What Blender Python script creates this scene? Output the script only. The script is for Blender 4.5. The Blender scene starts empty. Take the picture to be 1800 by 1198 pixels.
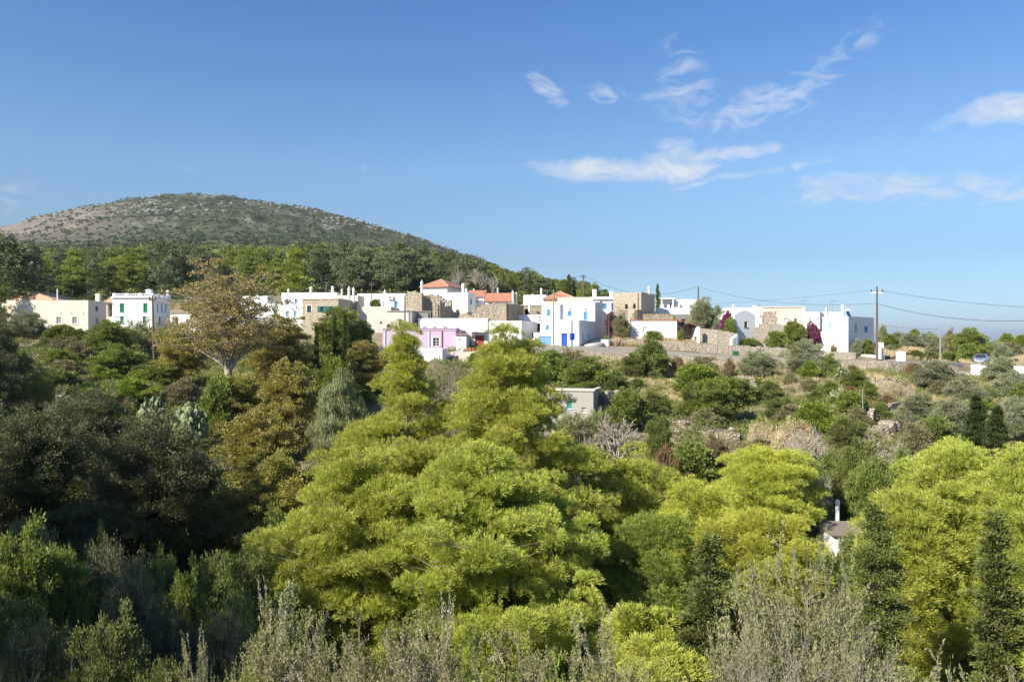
import bpy, bmesh, math, random
import numpy as np
from mathutils import Vector
R = math.radians
C = bpy.context.scene.collection
sc = bpy.context.scene

# ------------------------------------------------------------ camera, light
F = 1400.0            # focal length in pixels of the 1800 px wide photograph
CX, CY = 900.0, 600.0
cam = bpy.data.objects.new('camera', bpy.data.cameras.new('camera')); C.objects.link(cam)
cam.data.sensor_width = 36; cam.data.lens = 28.0
cam.data.clip_start = 0.3; cam.data.clip_end = 90000
cam.location = (0, 0, 0); cam.rotation_euler = (R(90), 0, 0)
sc.camera = cam

SUN_EL = 35.0
SUN_AZ = -131.0       # degrees clockwise from the viewing direction (+Y)
sdir = Vector((math.sin(R(SUN_AZ))*math.cos(R(SUN_EL)), math.cos(R(SUN_AZ))*math.cos(R(SUN_EL)), math.sin(R(SUN_EL))))
sl = bpy.data.lights.new('sun', 'SUN'); sl.energy = 5.0; sl.angle = R(0.5); sl.color = (1.0, 0.94, 0.84)
so = bpy.data.objects.new('sun', sl); C.objects.link(so)
so.rotation_euler = sdir.to_track_quat('Z', 'Y').to_euler(); so.location = (-60, -40, 60)

w = bpy.data.worlds.new("World"); sc.world = w; w.use_nodes = True
nt = w.node_tree; N = nt.nodes; L = nt.links
bg = N['Background']; bg.inputs['Strength'].default_value = 0.068
sky = N.new('ShaderNodeTexSky'); sky.sky_type = 'NISHITA'; sky.sun_disc = False
sky.sun_elevation = R(SUN_EL); sky.sun_rotation = R(SUN_AZ)
sky.air_density = 1.0; sky.dust_density = 0.2; sky.ozone_density = 3.0; sky.altitude = 0

def mth(nt, op, a, b=None, c=None, clamp=False):
    n = nt.nodes.new('ShaderNodeMath'); n.operation = op; n.use_clamp = clamp
    for i, v in enumerate((a, b, c)):
        if v is None: continue
        if isinstance(v, (int, float)): n.inputs[i].default_value = v
        else: nt.links.new(v, n.inputs[i])
    return n.outputs[0]

# wispy clouds: soft patches fixed in the sky by direction
tc = N.new('ShaderNodeTexCoord')
sep = N.new('ShaderNodeSeparateXYZ'); L.new(tc.outputs['Generated'], sep.inputs[0])
az = mth(nt, 'ARCTAN2', sep.outputs[0], sep.outputs[1])
hor = mth(nt, 'SQRT', mth(nt, 'ADD', mth(nt, 'MULTIPLY', sep.outputs[0], sep.outputs[0]), mth(nt, 'MULTIPLY', sep.outputs[1], sep.outputs[1])))
el = mth(nt, 'ARCTAN2', sep.outputs[2], hor)
cv = N.new('ShaderNodeCombineXYZ'); L.new(az, cv.inputs[0]); L.new(el, cv.inputs[1])
nz = N.new('ShaderNodeTexNoise'); nz.inputs['Scale'].default_value = 9; nz.inputs['Detail'].default_value = 3
L.new(cv.outputs[0], nz.inputs[0])
wrp = N.new('ShaderNodeVectorMath'); wrp.operation = 'MULTIPLY_ADD'
L.new(nz.outputs['Color'], wrp.inputs[0]); wrp.inputs[1].default_value = (0.055, 0.045, 0); L.new(cv.outputs[0], wrp.inputs[2])
SKYTINT = [(0, (.34, .43, .60)), (1, (.24, .44, .68)), (.05, (.32, .43, .59)), (.2, (.335, .395, .47)), (.28, (.40, .46, .50)), (.42, (.465, .53, .585)), (.77, (.31, .485, .65))]   # air colour by height above the horizon, halved
CLOUDS = [  # px, py, half width, half height, tilt (deg, up to the right), density
 (1075, 296, 108, 15, -2, 1.1), (1165, 294, 90, 16, 0, 1.05), (1255, 272, 100, 9, -3, .8), (1195, 262, 40, 18, -30, .8), (1300, 312, 130, 6, 4, .6),
 (1560, 332, 185, 22, 0, .66), (1770, 338, 80, 26, -8, .58),
 (1345, 190, 90, 24, 10, .7), (1410, 165, 75, 20, 34, .6), (1470, 95, 90, 16, 22, .42), (1300, 190, 34, 14, 0, .55),
 (1205, 160, 60, 34, -62, .45), (1205, 120, 46, 20, -70, .4), (1160, 165, 40, 12, 0, .35),
 (965, 155, 34, 13, -38, .66), (1065, 160, 44, 13, -8, .46), (1775, 188, 80, 17, -4, 1.15), (1690, 190, 60, 10, 10, .5),
 (330, 288, 36, 10, -14, .33), (20, 345, 55, 22, 30, .28), (638, 292, 12, 8, 60, .3), (1765, 255, 30, 16, 40, .22)]
tot = None
for (px, py, hw, hh, tilt, den) in CLOUDS:
    a0 = math.atan((px-CX)/F); e0 = math.atan((CY-py)/math.hypot(F, px-CX))
    k = F/math.cos(a0)
    mp = N.new('ShaderNodeMapping'); mp.vector_type = 'TEXTURE'
    # photo rows shrink towards the picture's sides in angle: good enough at this size
    mp.inputs['Location'].default_value = (a0+0.0275, e0+0.0225, 0)
    mp.inputs['Rotation'].default_value = (0, 0, R(tilt))
    mp.inputs['Scale'].default_value = (hw*1.6/F*math.cos(a0)**2, hh*1.9/F*math.cos(a0), 1)
    L.new(wrp.outputs[0], mp.inputs[0])
    ln = N.new('ShaderNodeVectorMath'); ln.operation = 'LENGTH'; L.new(mp.outputs[0], ln.inputs[0])
    m = mth(nt, 'MULTIPLY', mth(nt, 'SUBTRACT', 1.0, mth(nt, 'POWER', ln.outputs['Value'], 1.6), clamp=True), den)
    tot = m if tot is None else mth(nt, 'MAXIMUM', tot, m)
st = N.new('ShaderNodeMapping'); st.inputs['Scale'].default_value = (16, 34, 1); st.inputs['Rotation'].default_value = (0, 0, R(-14))
L.new(wrp.outputs[0], st.inputs[0])
n2 = N.new('ShaderNodeTexNoise'); n2.inputs['Scale'].default_value = 1.0; n2.inputs['Detail'].default_value = 7; n2.inputs['Roughness'].default_value = .62
n2.inputs['Distortion'].default_value = 1.6
L.new(st.outputs[0], n2.inputs[0])
dn = mth(nt, 'ADD', tot, mth(nt, 'MULTIPLY_ADD', n2.outputs['Fac'], 2.0, -1.22))
mask = mth(nt, 'MULTIPLY', mth(nt, 'MULTIPLY', dn, 1.0, clamp=True), mth(nt, 'MULTIPLY', tot, 3.0, clamp=True), clamp=True)
mask = mth(nt, 'MULTIPLY', mth(nt, 'SMOOTH_MIN', mask, 0.93, 0.1), .88)
mx = N.new('ShaderNodeMix'); mx.data_type = 'RGBA'
tr = N.new('ShaderNodeValToRGB'); L.new(mth(nt, 'MULTIPLY', el, 2.0), tr.inputs[0])
for k_, (p_, c_) in enumerate(SKYTINT):
    if k_ > 1: tr.color_ramp.elements.new(p_)
    tr.color_ramp.elements[k_].position = p_; tr.color_ramp.elements[k_].color = (*c_, 1)
tn = N.new('ShaderNodeVectorMath'); tn.operation = 'MULTIPLY'; L.new(sky.outputs[0], tn.inputs[0]); L.new(tr.outputs[0], tn.inputs[1])
t2 = N.new('ShaderNodeVectorMath'); t2.operation = 'SCALE'; t2.inputs['Scale'].default_value = 2.17; L.new(tn.outputs[0], t2.inputs[0])
L.new(mask, mx.inputs[0]); L.new(t2.outputs[0], mx.inputs[6]); mx.inputs[7].default_value = (7.2, 7.6, 8.0, 1)
L.new(mx.outputs[2], bg.inputs['Color'])

vs = sc.view_settings; vs.view_transform = 'Standard'; vs.look = 'None'; vs.gamma = 1; vs.exposure = 0.75
sc.cycles.max_bounces = 6; sc.cycles.transparent_max_bounces = 4
sc.cycles.diffuse_bounces = 3; sc.cycles.glossy_bounces = 2; sc.cycles.transmission_bounces = 3; sc.cycles.volume_bounces = 0
sc.cycles.use_adaptive_sampling = True

# ------------------------------------------------------------ materials
MATS = {}
def base_mat(name, rough=.9):
    m = bpy.data.materials.new(name); m.use_nodes = True
    p = m.node_tree.nodes['Principled BSDF']; p.inputs['Roughness'].default_value = rough
    p.inputs['Specular IOR Level'].default_value = .25
    MATS[name] = m
    return m, m.node_tree, p
def noise(nt, scale, detail=4, rough=.55, coord=None, dist=0):
    n = nt.nodes.new('ShaderNodeTexNoise'); n.inputs['Scale'].default_value = scale
    n.inputs['Detail'].default_value = detail; n.inputs['Roughness'].default_value = rough; n.inputs['Distortion'].default_value = dist
    if coord is not None: nt.links.new(coord, n.inputs[0])
    return n.outputs['Fac']
def ramp(nt, fac, stops):
    n = nt.nodes.new('ShaderNodeValToRGB'); nt.links.new(fac, n.inputs[0])
    e = n.color_ramp.elements
    while len(e) < len(stops): e.new(.5)
    for k, (p, c) in enumerate(stops): e[k].position = p; e[k].color = (*c, 1)
    return n.outputs[0]
def mixc(nt, fac, a, b):
    n = nt.nodes.new('ShaderNodeMix'); n.data_type = 'RGBA'
    for i, v in ((0, fac), (6, a), (7, b)):
        if isinstance(v, (int, float)): n.inputs[i].default_value = v
        elif isinstance(v, tuple): n.inputs[i].default_value = (*v, 1)
        else: nt.links.new(v, n.inputs[i])
    return n.outputs[2]
def bump(nt, p, h, strength, dist=.05):
    b = nt.nodes.new('ShaderNodeBump'); b.inputs['Strength'].default_value = strength; b.inputs['Distance'].default_value = dist
    nt.links.new(h, b.inputs['Height']); nt.links.new(b.outputs[0], p.inputs['Normal'])
def geo_pos(nt):
    return nt.nodes.new('ShaderNodeNewGeometry').outputs['Position']

def plaster(name, col, dirt=.35, rough=.92):
    m, nt, p = base_mat(name, rough); g = geo_pos(nt)
    mp = nt.nodes.new('ShaderNodeMapping'); mp.inputs['Scale'].default_value = (1, 1, .3); nt.links.new(g, mp.inputs[0])
    f = mth(nt, 'MULTIPLY', mth(nt, 'MULTIPLY_ADD', noise(nt, .9, 6, .7, mp.outputs[0]), 3.2, -1.7, clamp=True), dirt)
    d = tuple(c*k for c, k in zip(col, (.72, .66, .58)))
    nt.links.new(mixc(nt, f, col, d), p.inputs['Base Color'])
    bump(nt, p, noise(nt, 5, 4, .6, g), .3, .04)
    return m
def stone(name, cols, scale=3.0, joint=(.10, .085, .065), patch=None):
    m, nt, p = base_mat(name, .95); g = geo_pos(nt)
    mp = nt.nodes.new('ShaderNodeMapping'); mp.inputs['Scale'].default_value = (1, 1, 1.5); nt.links.new(g, mp.inputs[0])
    def vor(feat):
        v = nt.nodes.new('ShaderNodeTexVoronoi'); v.feature = feat; v.inputs['Scale'].default_value = scale
        nt.links.new(mp.outputs[0], v.inputs[0]); return v
    sepc = nt.nodes.new('ShaderNodeSeparateColor'); nt.links.new(vor('F1').outputs['Color'], sepc.inputs[0])
    c = ramp(nt, sepc.outputs[0], [(i/(len(cols)-1), q) for i, q in enumerate(cols)])
    e = vor('DISTANCE_TO_EDGE').outputs['Distance']
    c = mixc(nt, mth(nt, 'MULTIPLY', e, 9.0, clamp=True), joint, c)
    if patch: c = mixc(nt, mth(nt, 'MULTIPLY_ADD', noise(nt, .5, 5, .7, g), 6, -3.1, clamp=True), c, patch)
    c = mixc(nt, mth(nt, 'MULTIPLY', noise(nt, 6, 3, .6, g), .35), c, (.12, .10, .07))
    nt.links.new(c, p.inputs['Base Color'])
    bump(nt, p, mth(nt, 'MULTIPLY', e, 4.0, clamp=True), .9, .08)
    return m
def flat(name, col, rough=.6, metal=0, var=.15):
    m, nt, p = base_mat(name, rough); p.inputs['Metallic'].default_value = metal
    g = geo_pos(nt); d = tuple(c*(1-var*2) for c in col)
    nt.links.new(mixc(nt, noise(nt, 3, 4, .6, g), col, d), p.inputs['Base Color'])
    return m
def leafmat(name, c1, c2, c3=None, trans=.35, big=.35, accent=None, ov=.30):
    """leaf colours vary per leaf, per plant and in soft patches through the crown"""
    m = bpy.data.materials.new(name); m.use_nodes = True; nt = m.node_tree; MATS[name] = m
    nt.nodes.remove(nt.nodes['Principled BSDF']); out = nt.nodes['Material Output']
    g = nt.nodes.new('ShaderNodeNewGeometry'); oi = nt.nodes.new('ShaderNodeObjectInfo')
    isl = g.outputs['Random Per Island']
    c = mixc(nt, isl, c1, c2)
    nf = mth(nt, 'MULTIPLY_ADD', noise(nt, big, 2, .5, g.outputs['Position']), 4, -1.7, clamp=True)
    if c3: c = mixc(nt, mth(nt, 'MULTIPLY', nf, .8), c, c3)
    if accent: c = mixc(nt, mth(nt, 'GREATER_THAN', mth(nt, 'FRACT', mth(nt, 'MULTIPLY', isl, 7.0)), .93), c, accent)
    hs = nt.nodes.new('ShaderNodeHueSaturation')
    nt.links.new(mth(nt, 'MULTIPLY_ADD', oi.outputs['Random'], .014, .491), hs.inputs['Hue'])
    nt.links.new(mth(nt, 'MULTIPLY_ADD', oi.outputs['Random'], ov, 1.03-ov/2), hs.inputs['Value'])
    nt.links.new(c, hs.inputs['Color']); c = hs.outputs[0]
    d = nt.nodes.new('ShaderNodeBsdfDiffuse'); t = nt.nodes.new('ShaderNodeBsdfTranslucent')
    nt.links.new(c, d.inputs[0]); nt.links.new(mixc(nt, .35, c, (.25, .3, .02)) if trans > .3 else c, t.inputs[0])
    ms = nt.nodes.new('ShaderNodeMixShader'); ms.inputs[0].default_value = trans
    nt.links.new(d.outputs[0], ms.inputs[1]); nt.links.new(t.outputs[0], ms.inputs[2])
    gl = nt.nodes.new('ShaderNodeBsdfGlossy'); gl.inputs['Roughness'].default_value = .45; gl.inputs[0].default_value = (.8, .8, .8, 1)
    m2 = nt.nodes.new('ShaderNodeMixShader'); m2.inputs[0].default_value = .015
    nt.links.new(ms.outputs[0], m2.inputs[1]); nt.links.new(gl.outputs[0], m2.inputs[2])
    nt.links.new(m2.outputs[0], out.inputs['Surface'])
    return m

plaster('white', (.80, .79, .76), .32)
plaster('white_old', (.74, .71, .65), .6)
plaster('cream', (.72, .63, .50), .3)
plaster('beige', (.68, .59, .46), .5)
plaster('grey_render', (.58, .53, .46), .8)
plaster('grey_dark', (.30, .285, .26), .6)
plaster('pink', (.56, .43, .54), .14)
plaster('concrete', (.38, .355, .31), .9)
plaster('outcrop', (.27, .25, .22), .8)
plaster('old_slab', (.24, .20, .155), .7)
plaster('pink_trim', (.70, .52, .64), .1)
plaster('roofing', (.55, .51, .45), .7)
stone('stone', [(.68, .56, .40), (.46, .35, .23), (.62, .50, .35), (.50, .45, .37), (.74, .65, .50)], 3.2, (.16, .12, .08))
stone('stone_house', [(.72, .61, .46), (.60, .49, .35), (.76, .66, .52)], 3.6, (.52, .43, .31))
stone('drystone', [(.62, .54, .42), (.50, .42, .32), (.56, .48, .37), (.66, .59, .48)], 3.4, (.36, .30, .22))
stone('rubble', [(.56, .48, .37), (.36, .29, .20), (.47, .39, .28), (.62, .55, .44)], 2.6, (.16, .12, .08), (.34, .27, .15))
flat('blue', (.10, .33, .68)); flat('deep_blue', (.03, .10, .55)); flat('pale_blue', (.40, .58, .66)); flat('garage_blue', (.18, .40, .62))
flat('green', (.02, .25, .12)); flat('dark_green', (.03, .16, .12)); flat('pale_green', (.38, .55, .46)); flat('teal', (.05, .35, .30))
flat('red_paint', (.45, .10, .06)); flat('rust', (.30, .10, .05)); flat('white_paint', (.78, .78, .76), .4, 0, .03)
flat('wood', (.22, .15, .10), .85); flat('pole_wood', (.17, .125, .095), .9); flat('pole_grey', (.33, .30, .27), .8)
flat('metal', (.45, .46, .48), .4, .6); flat('wire', (.05, .05, .055), .6); flat('porcelain', (.10, .07, .06), .3)
flat('bark', (.33, .26, .20), .95, 0, .3); flat('dark_bark', (.10, .08, .06), .95, 0, .3); flat('pale_bark', (.58, .50, .40), .9, 0, .28)
flat('twig', (.42, .36, .28), .95, 0, .2); flat('twig_brown', (.26, .20, .15), .95, 0, .25); flat('twig_pale', (.44, .39, .30), .95, 0, .2)
flat('terracotta', (.50, .20, .10), .8); flat('bin_green', (.05, .16, .09), .5); flat('yellow', (.75, .42, .05), .5)
flat('asphalt', (.30, .28, .245), .95, 0, .2); flat('pale_road', (.55, .50, .43), .95, 0, .15)
flat('black_rubber', (.02, .02, .02), .7); flat('car_paint', (.50, .56, .66), .25, .7, .05); flat('tarp', (.10, .32, .62), .5)
m, nt_, p = base_mat('glass', .08); p.inputs['Base Color'].default_value = (.03, .04, .05, 1); p.inputs['Specular IOR Level'].default_value = .8
m, nt_, p = base_mat('panel', .15); p.inputs['Base Color'].default_value = (.02, .035, .08, 1); p.inputs['Specular IOR Level'].default_value = .8
m, nt_, p = base_mat('lamp_glass', .1); p.inputs['Base Color'].default_value = (.8, .85, .9, 1)
m, nt_, p = base_mat('interior_dark', .95); p.inputs['Base Color'].default_value = (.05, .042, .035, 1)  # near-black colour standing in for the darkness inside openings

m, nt_, p = base_mat('tiles', .9); g = geo_pos(nt_)
v = nt_.nodes.new('ShaderNodeTexVoronoi'); v.inputs['Scale'].default_value = 3.5; nt_.links.new(g, v.inputs[0])
s_ = nt_.nodes.new('ShaderNodeSeparateColor'); nt_.links.new(v.outputs['Color'], s_.inputs[0])
nt_.links.new(ramp(nt_, s_.outputs[0], [(0, (.36, .14, .085)), (.5, (.50, .23, .14)), (1, (.42, .18, .11))]), p.inputs['Base Color'])
m, nt_, p = base_mat('tiles_faded', .9); g = geo_pos(nt_)
nt_.links.new(ramp(nt_, noise(nt_, 3, 4, .6, g), [(.3, (.50, .28, .16)), (.7, (.60, .40, .26))]), p.inputs['Base Color'])

leafmat('lf_pine', (.42, .48, .06), (.70, .70, .17), (.44, .50, .08), .42, .35, (.34, .26, .12), .10)
leafmat('lf_pine_yellow', (.46, .50, .06), (.74, .71, .15), (.42, .46, .07), .42)
leafmat('lf_pine_far', (.23, .285, .05), (.38, .41, .09), (.15, .20, .045), .3, .05)
leafmat('lf_dark', (.055, .080, .026), (.115, .145, .055), (.08, .10, .04), .22, .08)
leafmat('lf_euc', (.14, .17, .075), (.25, .27, .13), (.12, .15, .06), .25, .07)
leafmat('lf_oak', (.10, .11, .045), (.24, .24, .11), (.085, .095, .04), .18)
leafmat('lf_plane', (.35, .255, .10), (.54, .40, .17), (.31, .27, .09), .35, .5, (.46, .38, .16), .10)
leafmat('lf_plane_green', (.33, .275, .075), (.53, .44, .13), (.25, .26, .07), .35, .25, None, .16)
leafmat('lf_olive', (.24, .255, .13), (.41, .42, .25), (.20, .22, .10), .22)
leafmat('lf_willow', (.22, .25, .10), (.37, .38, .17), (.20, .22, .08), .3)
leafmat('lf_green', (.17, .23, .045), (.33, .38, .09), (.23, .25, .07), .35)
leafmat('lf_bright', (.20, .29, .04), (.36, .42, .07), (.24, .29, .06), .4)
leafmat('lf_bush', (.13, .18, .035), (.27, .31, .08), (.20, .21, .07), .25)
leafmat('lf_scrub', (.20, .20, .085), (.34, .31, .15), (.26, .21, .11), .25)
leafmat('lf_cypress', (.05, .085, .022), (.13, .17, .045), (.07, .10, .03), .15)
leafmat('lf_fir', (.10, .13, .032), (.23, .26, .07), (.15, .16, .045), .2)
leafmat('lf_wild', (.20, .21, .08), (.37, .37, .17), (.24, .22, .11), .25)
leafmat('lf_reed', (.30, .32, .08), (.48, .46, .16), (.22, .27, .06), .4)
leafmat('lf_straw', (.56, .44, .24), (.74, .62, .38), (.44, .34, .18), .3)
leafmat('lf_seed', (.54, .48, .35), (.74, .68, .52), (.44, .40, .26), .25)
leafmat('lf_fg', (.22, .24, .08), (.38, .38, .14), (.30, .27, .13), .3)
leafmat('lf_pine_shade', (.19, .25, .04), (.42, .46, .10), (.17, .23, .04), .35)
flat('bare_twig', (.46, .40, .32), .95, 0, .15)
leafmat('lf_drab', (.13, .13, .06), (.24, .23, .12), (.10, .11, .05), .2)
leafmat('lf_bract', (.22, .03, .12), (.36, .06, .20), (.10, .11, .05), .3, 1.2)
leafmat('lf_rust', (.23, .145, .07), (.36, .24, .12), (.28, .22, .12), .25)
leafmat('lf_cactus', (.16, .20, .09), (.30, .33, .17), None, 0.05)

# ------------------------------------------------------------ mesh helpers
def tag(o, label=None, cat=None, group=None, kind=None):
    if label: o['label'] = label
    if cat: o['category'] = cat
    if group: o['group'] = group
    if kind: o['kind'] = kind
    return o
def empty(name, loc, label, cat, group=None):
    o = bpy.data.objects.new(name, None); C.objects.link(o); o.location = loc; o.empty_display_size = .5
    return tag(o, label, cat, group)
def np_mesh(name, verts, polys, mats, smooth=False, midx=None):
    """polys: list of (n,k) index arrays"""
    me = bpy.data.meshes.new(name)
    verts = np.ascontiguousarray(verts, dtype=np.float32)
    me.vertices.add(len(verts)); me.vertices.foreach_set('co', verts.ravel())
    tot = np.concatenate([np.full(len(p), p.shape[1], np.int32) for p in polys])
    idx = np.concatenate([p.ravel() for p in polys]).astype(np.int32)
    me.loops.add(len(idx)); me.loops.foreach_set('vertex_index', idx)
    me.polygons.add(len(tot))
    st = np.concatenate([[0], np.cumsum(tot)[:-1]]).astype(np.int32)
    me.polygons.foreach_set('loop_start', st); me.polygons.foreach_set('loop_total', tot)
    if smooth: me.polygons.foreach_set('use_smooth', np.ones(len(tot), bool))
    for m in (mats if isinstance(mats, (list, tuple)) else [mats]): me.materials.append(MATS[m])
    if midx is not None: me.polygons.foreach_set('material_index', midx)
    me.update(calc_edges=True)
    return me
def link(name, me, parent=None, loc=None):
    o = bpy.data.objects.new(name, me); C.objects.link(o)
    if parent: o.parent = parent
    if loc is not None: o.location = loc
    return o

class MB:
    """collects polygons and links them as one mesh object, relative to its parent's place"""
    def __init__(s): s.v = []; s.f = []
    def poly(s, pts):
        n = len(s.v); s.v += [tuple(p) for p in pts]; s.f.append(tuple(range(n, n+len(pts))))
    def hexa(s, b, t):            # b, t: four bottom and four top points, same order
        n = len(s.v); s.v += [tuple(p) for p in b]+[tuple(p) for p in t]
        for q in ((3, 2, 1, 0), (4, 5, 6, 7), (0, 1, 5, 4), (1, 2, 6, 5), (2, 3, 7, 6), (3, 0, 4, 7)):
            s.f.append(tuple(n+i for i in q))
    def box(s, c, u, v, a, b, z0, z1):   # centre (x, y), unit plan axes u, v, half sizes a, b
        P = [(c[0]+i*a*u[0]+j*b*v[0], c[1]+i*a*u[1]+j*b*v[1]) for i, j in ((-1, -1), (1, -1), (1, 1), (-1, 1))]
        s.hexa([(x, y, z0) for x, y in P], [(x, y, z1) for x, y in P])
    def tube(s, pts, rad, n=8, cap=True):
        pts = [Vector(p) for p in pts]
        if not isinstance(rad, (list, tuple)): rad = [rad]*len(pts)
        base = len(s.v)
        for i, p in enumerate(pts):
            d = (pts[min(i+1, len(pts)-1)]-pts[max(i-1, 0)]).normalized()
            a = d.cross(Vector((0, 0, 1)) if abs(d.z) < .9 else Vector((1, 0, 0))).normalized(); b = d.cross(a)
            for k in range(n):
                t = 2*math.pi*k/n; s.v.append(tuple(p+(a*math.cos(t)+b*math.sin(t))*rad[i]))
        for i in range(len(pts)-1):
            for k in range(n):
                q = base+i*n+k; r = base+i*n+(k+1) % n
                s.f.append((q, r, r+n, q+n))
        if cap:
            s.f.append(tuple(base+k for k in range(n))); s.f.append(tuple(base+(len(pts)-1)*n+k for k in range(n-1, -1, -1)))
    def lathe(s, c, prof, n=10):
        s.tube([(c[0], c[1], c[2]+z) for z, r in prof], [r for z, r in prof], n)
    def build(s, name, mat, parent=None, smooth=False):
        off = Vector(parent_loc(parent)) if parent else Vector((0, 0, 0))
        me = bpy.data.meshes.new(name); me.from_pydata([tuple(Vector(p)-off) for p in s.v], [], s.f)
        me.materials.append(MATS[mat])
        if smooth:
            for p in me.polygons: p.use_smooth = True
        me.update()
        return link(name, me, parent)
def parent_loc(o):
    l = Vector((0, 0, 0))
    while o: l += o.location; o = o.parent
    return l

def tubes(segs, n=5):
    """segs: (m, 8) rows x0 y0 z0 r0 x1 y1 z1 r1 -> verts, quads"""
    s = np.asarray(segs, float).reshape(-1, 8)
    p0, r0, p1, r1 = s[:, :3], s[:, 3], s[:, 4:7], s[:, 7]
    d = p1-p0; d /= np.maximum(np.linalg.norm(d, axis=1, keepdims=True), 1e-6)
    ref = np.where(np.abs(d[:, 2:3]) < .9, [[0, 0, 1.]], [[1., 0, 0]])
    a = np.cross(d, ref); a /= np.linalg.norm(a, axis=1, keepdims=True); b = np.cross(d, a)
    t = np.arange(n)*2*np.pi/n
    ring = a[:, None]*np.cos(t)[None, :, None]+b[:, None]*np.sin(t)[None, :, None]
    V = np.concatenate([p0[:, None]+ring*r0[:, None, None], p1[:, None]+ring*r1[:, None, None]], 1).reshape(-1, 3)
    k = np.arange(n); k2 = (k+1) % n
    q = np.stack([k, k2, k2+n, k+n], 1)
    return V, (np.arange(len(s))[:, None, None]*2*n+q[None]).reshape(-1, 4)
def unit(a): return a/np.maximum(np.linalg.norm(a, axis=-1, keepdims=True), 1e-9)
def rdir(rng, n): return unit(rng.normal(size=(n, 3)))
def leaves(rng, P, Dv, length, width, tri=False):
    """one small face per leaf at P along Dv"""
    n = len(P); l = length*rng.uniform(.7, 1.25, (n, 1)); ww = width*rng.uniform(.7, 1.25, (n, 1))
    s = unit(np.cross(Dv, rdir(rng, n)))
    if tri:
        V = np.stack([P-s*ww, P+s*ww, P+Dv*l], 1).reshape(-1, 3)
        return V, np.arange(n*3).reshape(-1, 3)
    V = np.stack([P, P+Dv*l*.5+s*ww, P+Dv*l, P+Dv*l*.5-s*ww], 1).reshape(-1, 3)
    return V, np.arange(n*4).reshape(-1, 4)
def tufts(rng, P, Dv, length, width, k=8, cone=.6):
    # one spray: k needles fanning from one shared base point
    n = len(P); D2 = unit(np.repeat(Dv, k, 0)+cone*rdir(rng, n*k)).reshape(n, k, 3)
    l = length*rng.uniform(.65, 1.3, (n, 1, 1))*rng.uniform(.8, 1.15, (n, k, 1))
    s = unit(np.cross(D2, rdir(rng, n*k).reshape(n, k, 3)))*width
    T = P[:, None]+D2*l
    V = np.concatenate([P[:, None], T-s, T+s], 1).reshape(-1, 3)
    b = np.arange(n)[:, None]*(2*k+1); j = np.arange(k)[None]
    Fc = np.stack([b+0*j, b+1+j, b+1+k+j], 2).reshape(-1, 3)
    return V, Fc

# ------------------------------------------------------------ plants
def curve_pts(p0, p1, bend, k):
    t = np.linspace(0, 1, k)[:, None]
    return p0+(p1-p0)*t+bend*(4*t*(1-t))
def add_path(segs, pts, r0, r1):
    r = np.linspace(r0, r1, len(pts))
    for i in range(len(pts)-1): segs.append([*pts[i], r[i], *pts[i+1], r[i+1]])

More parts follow.
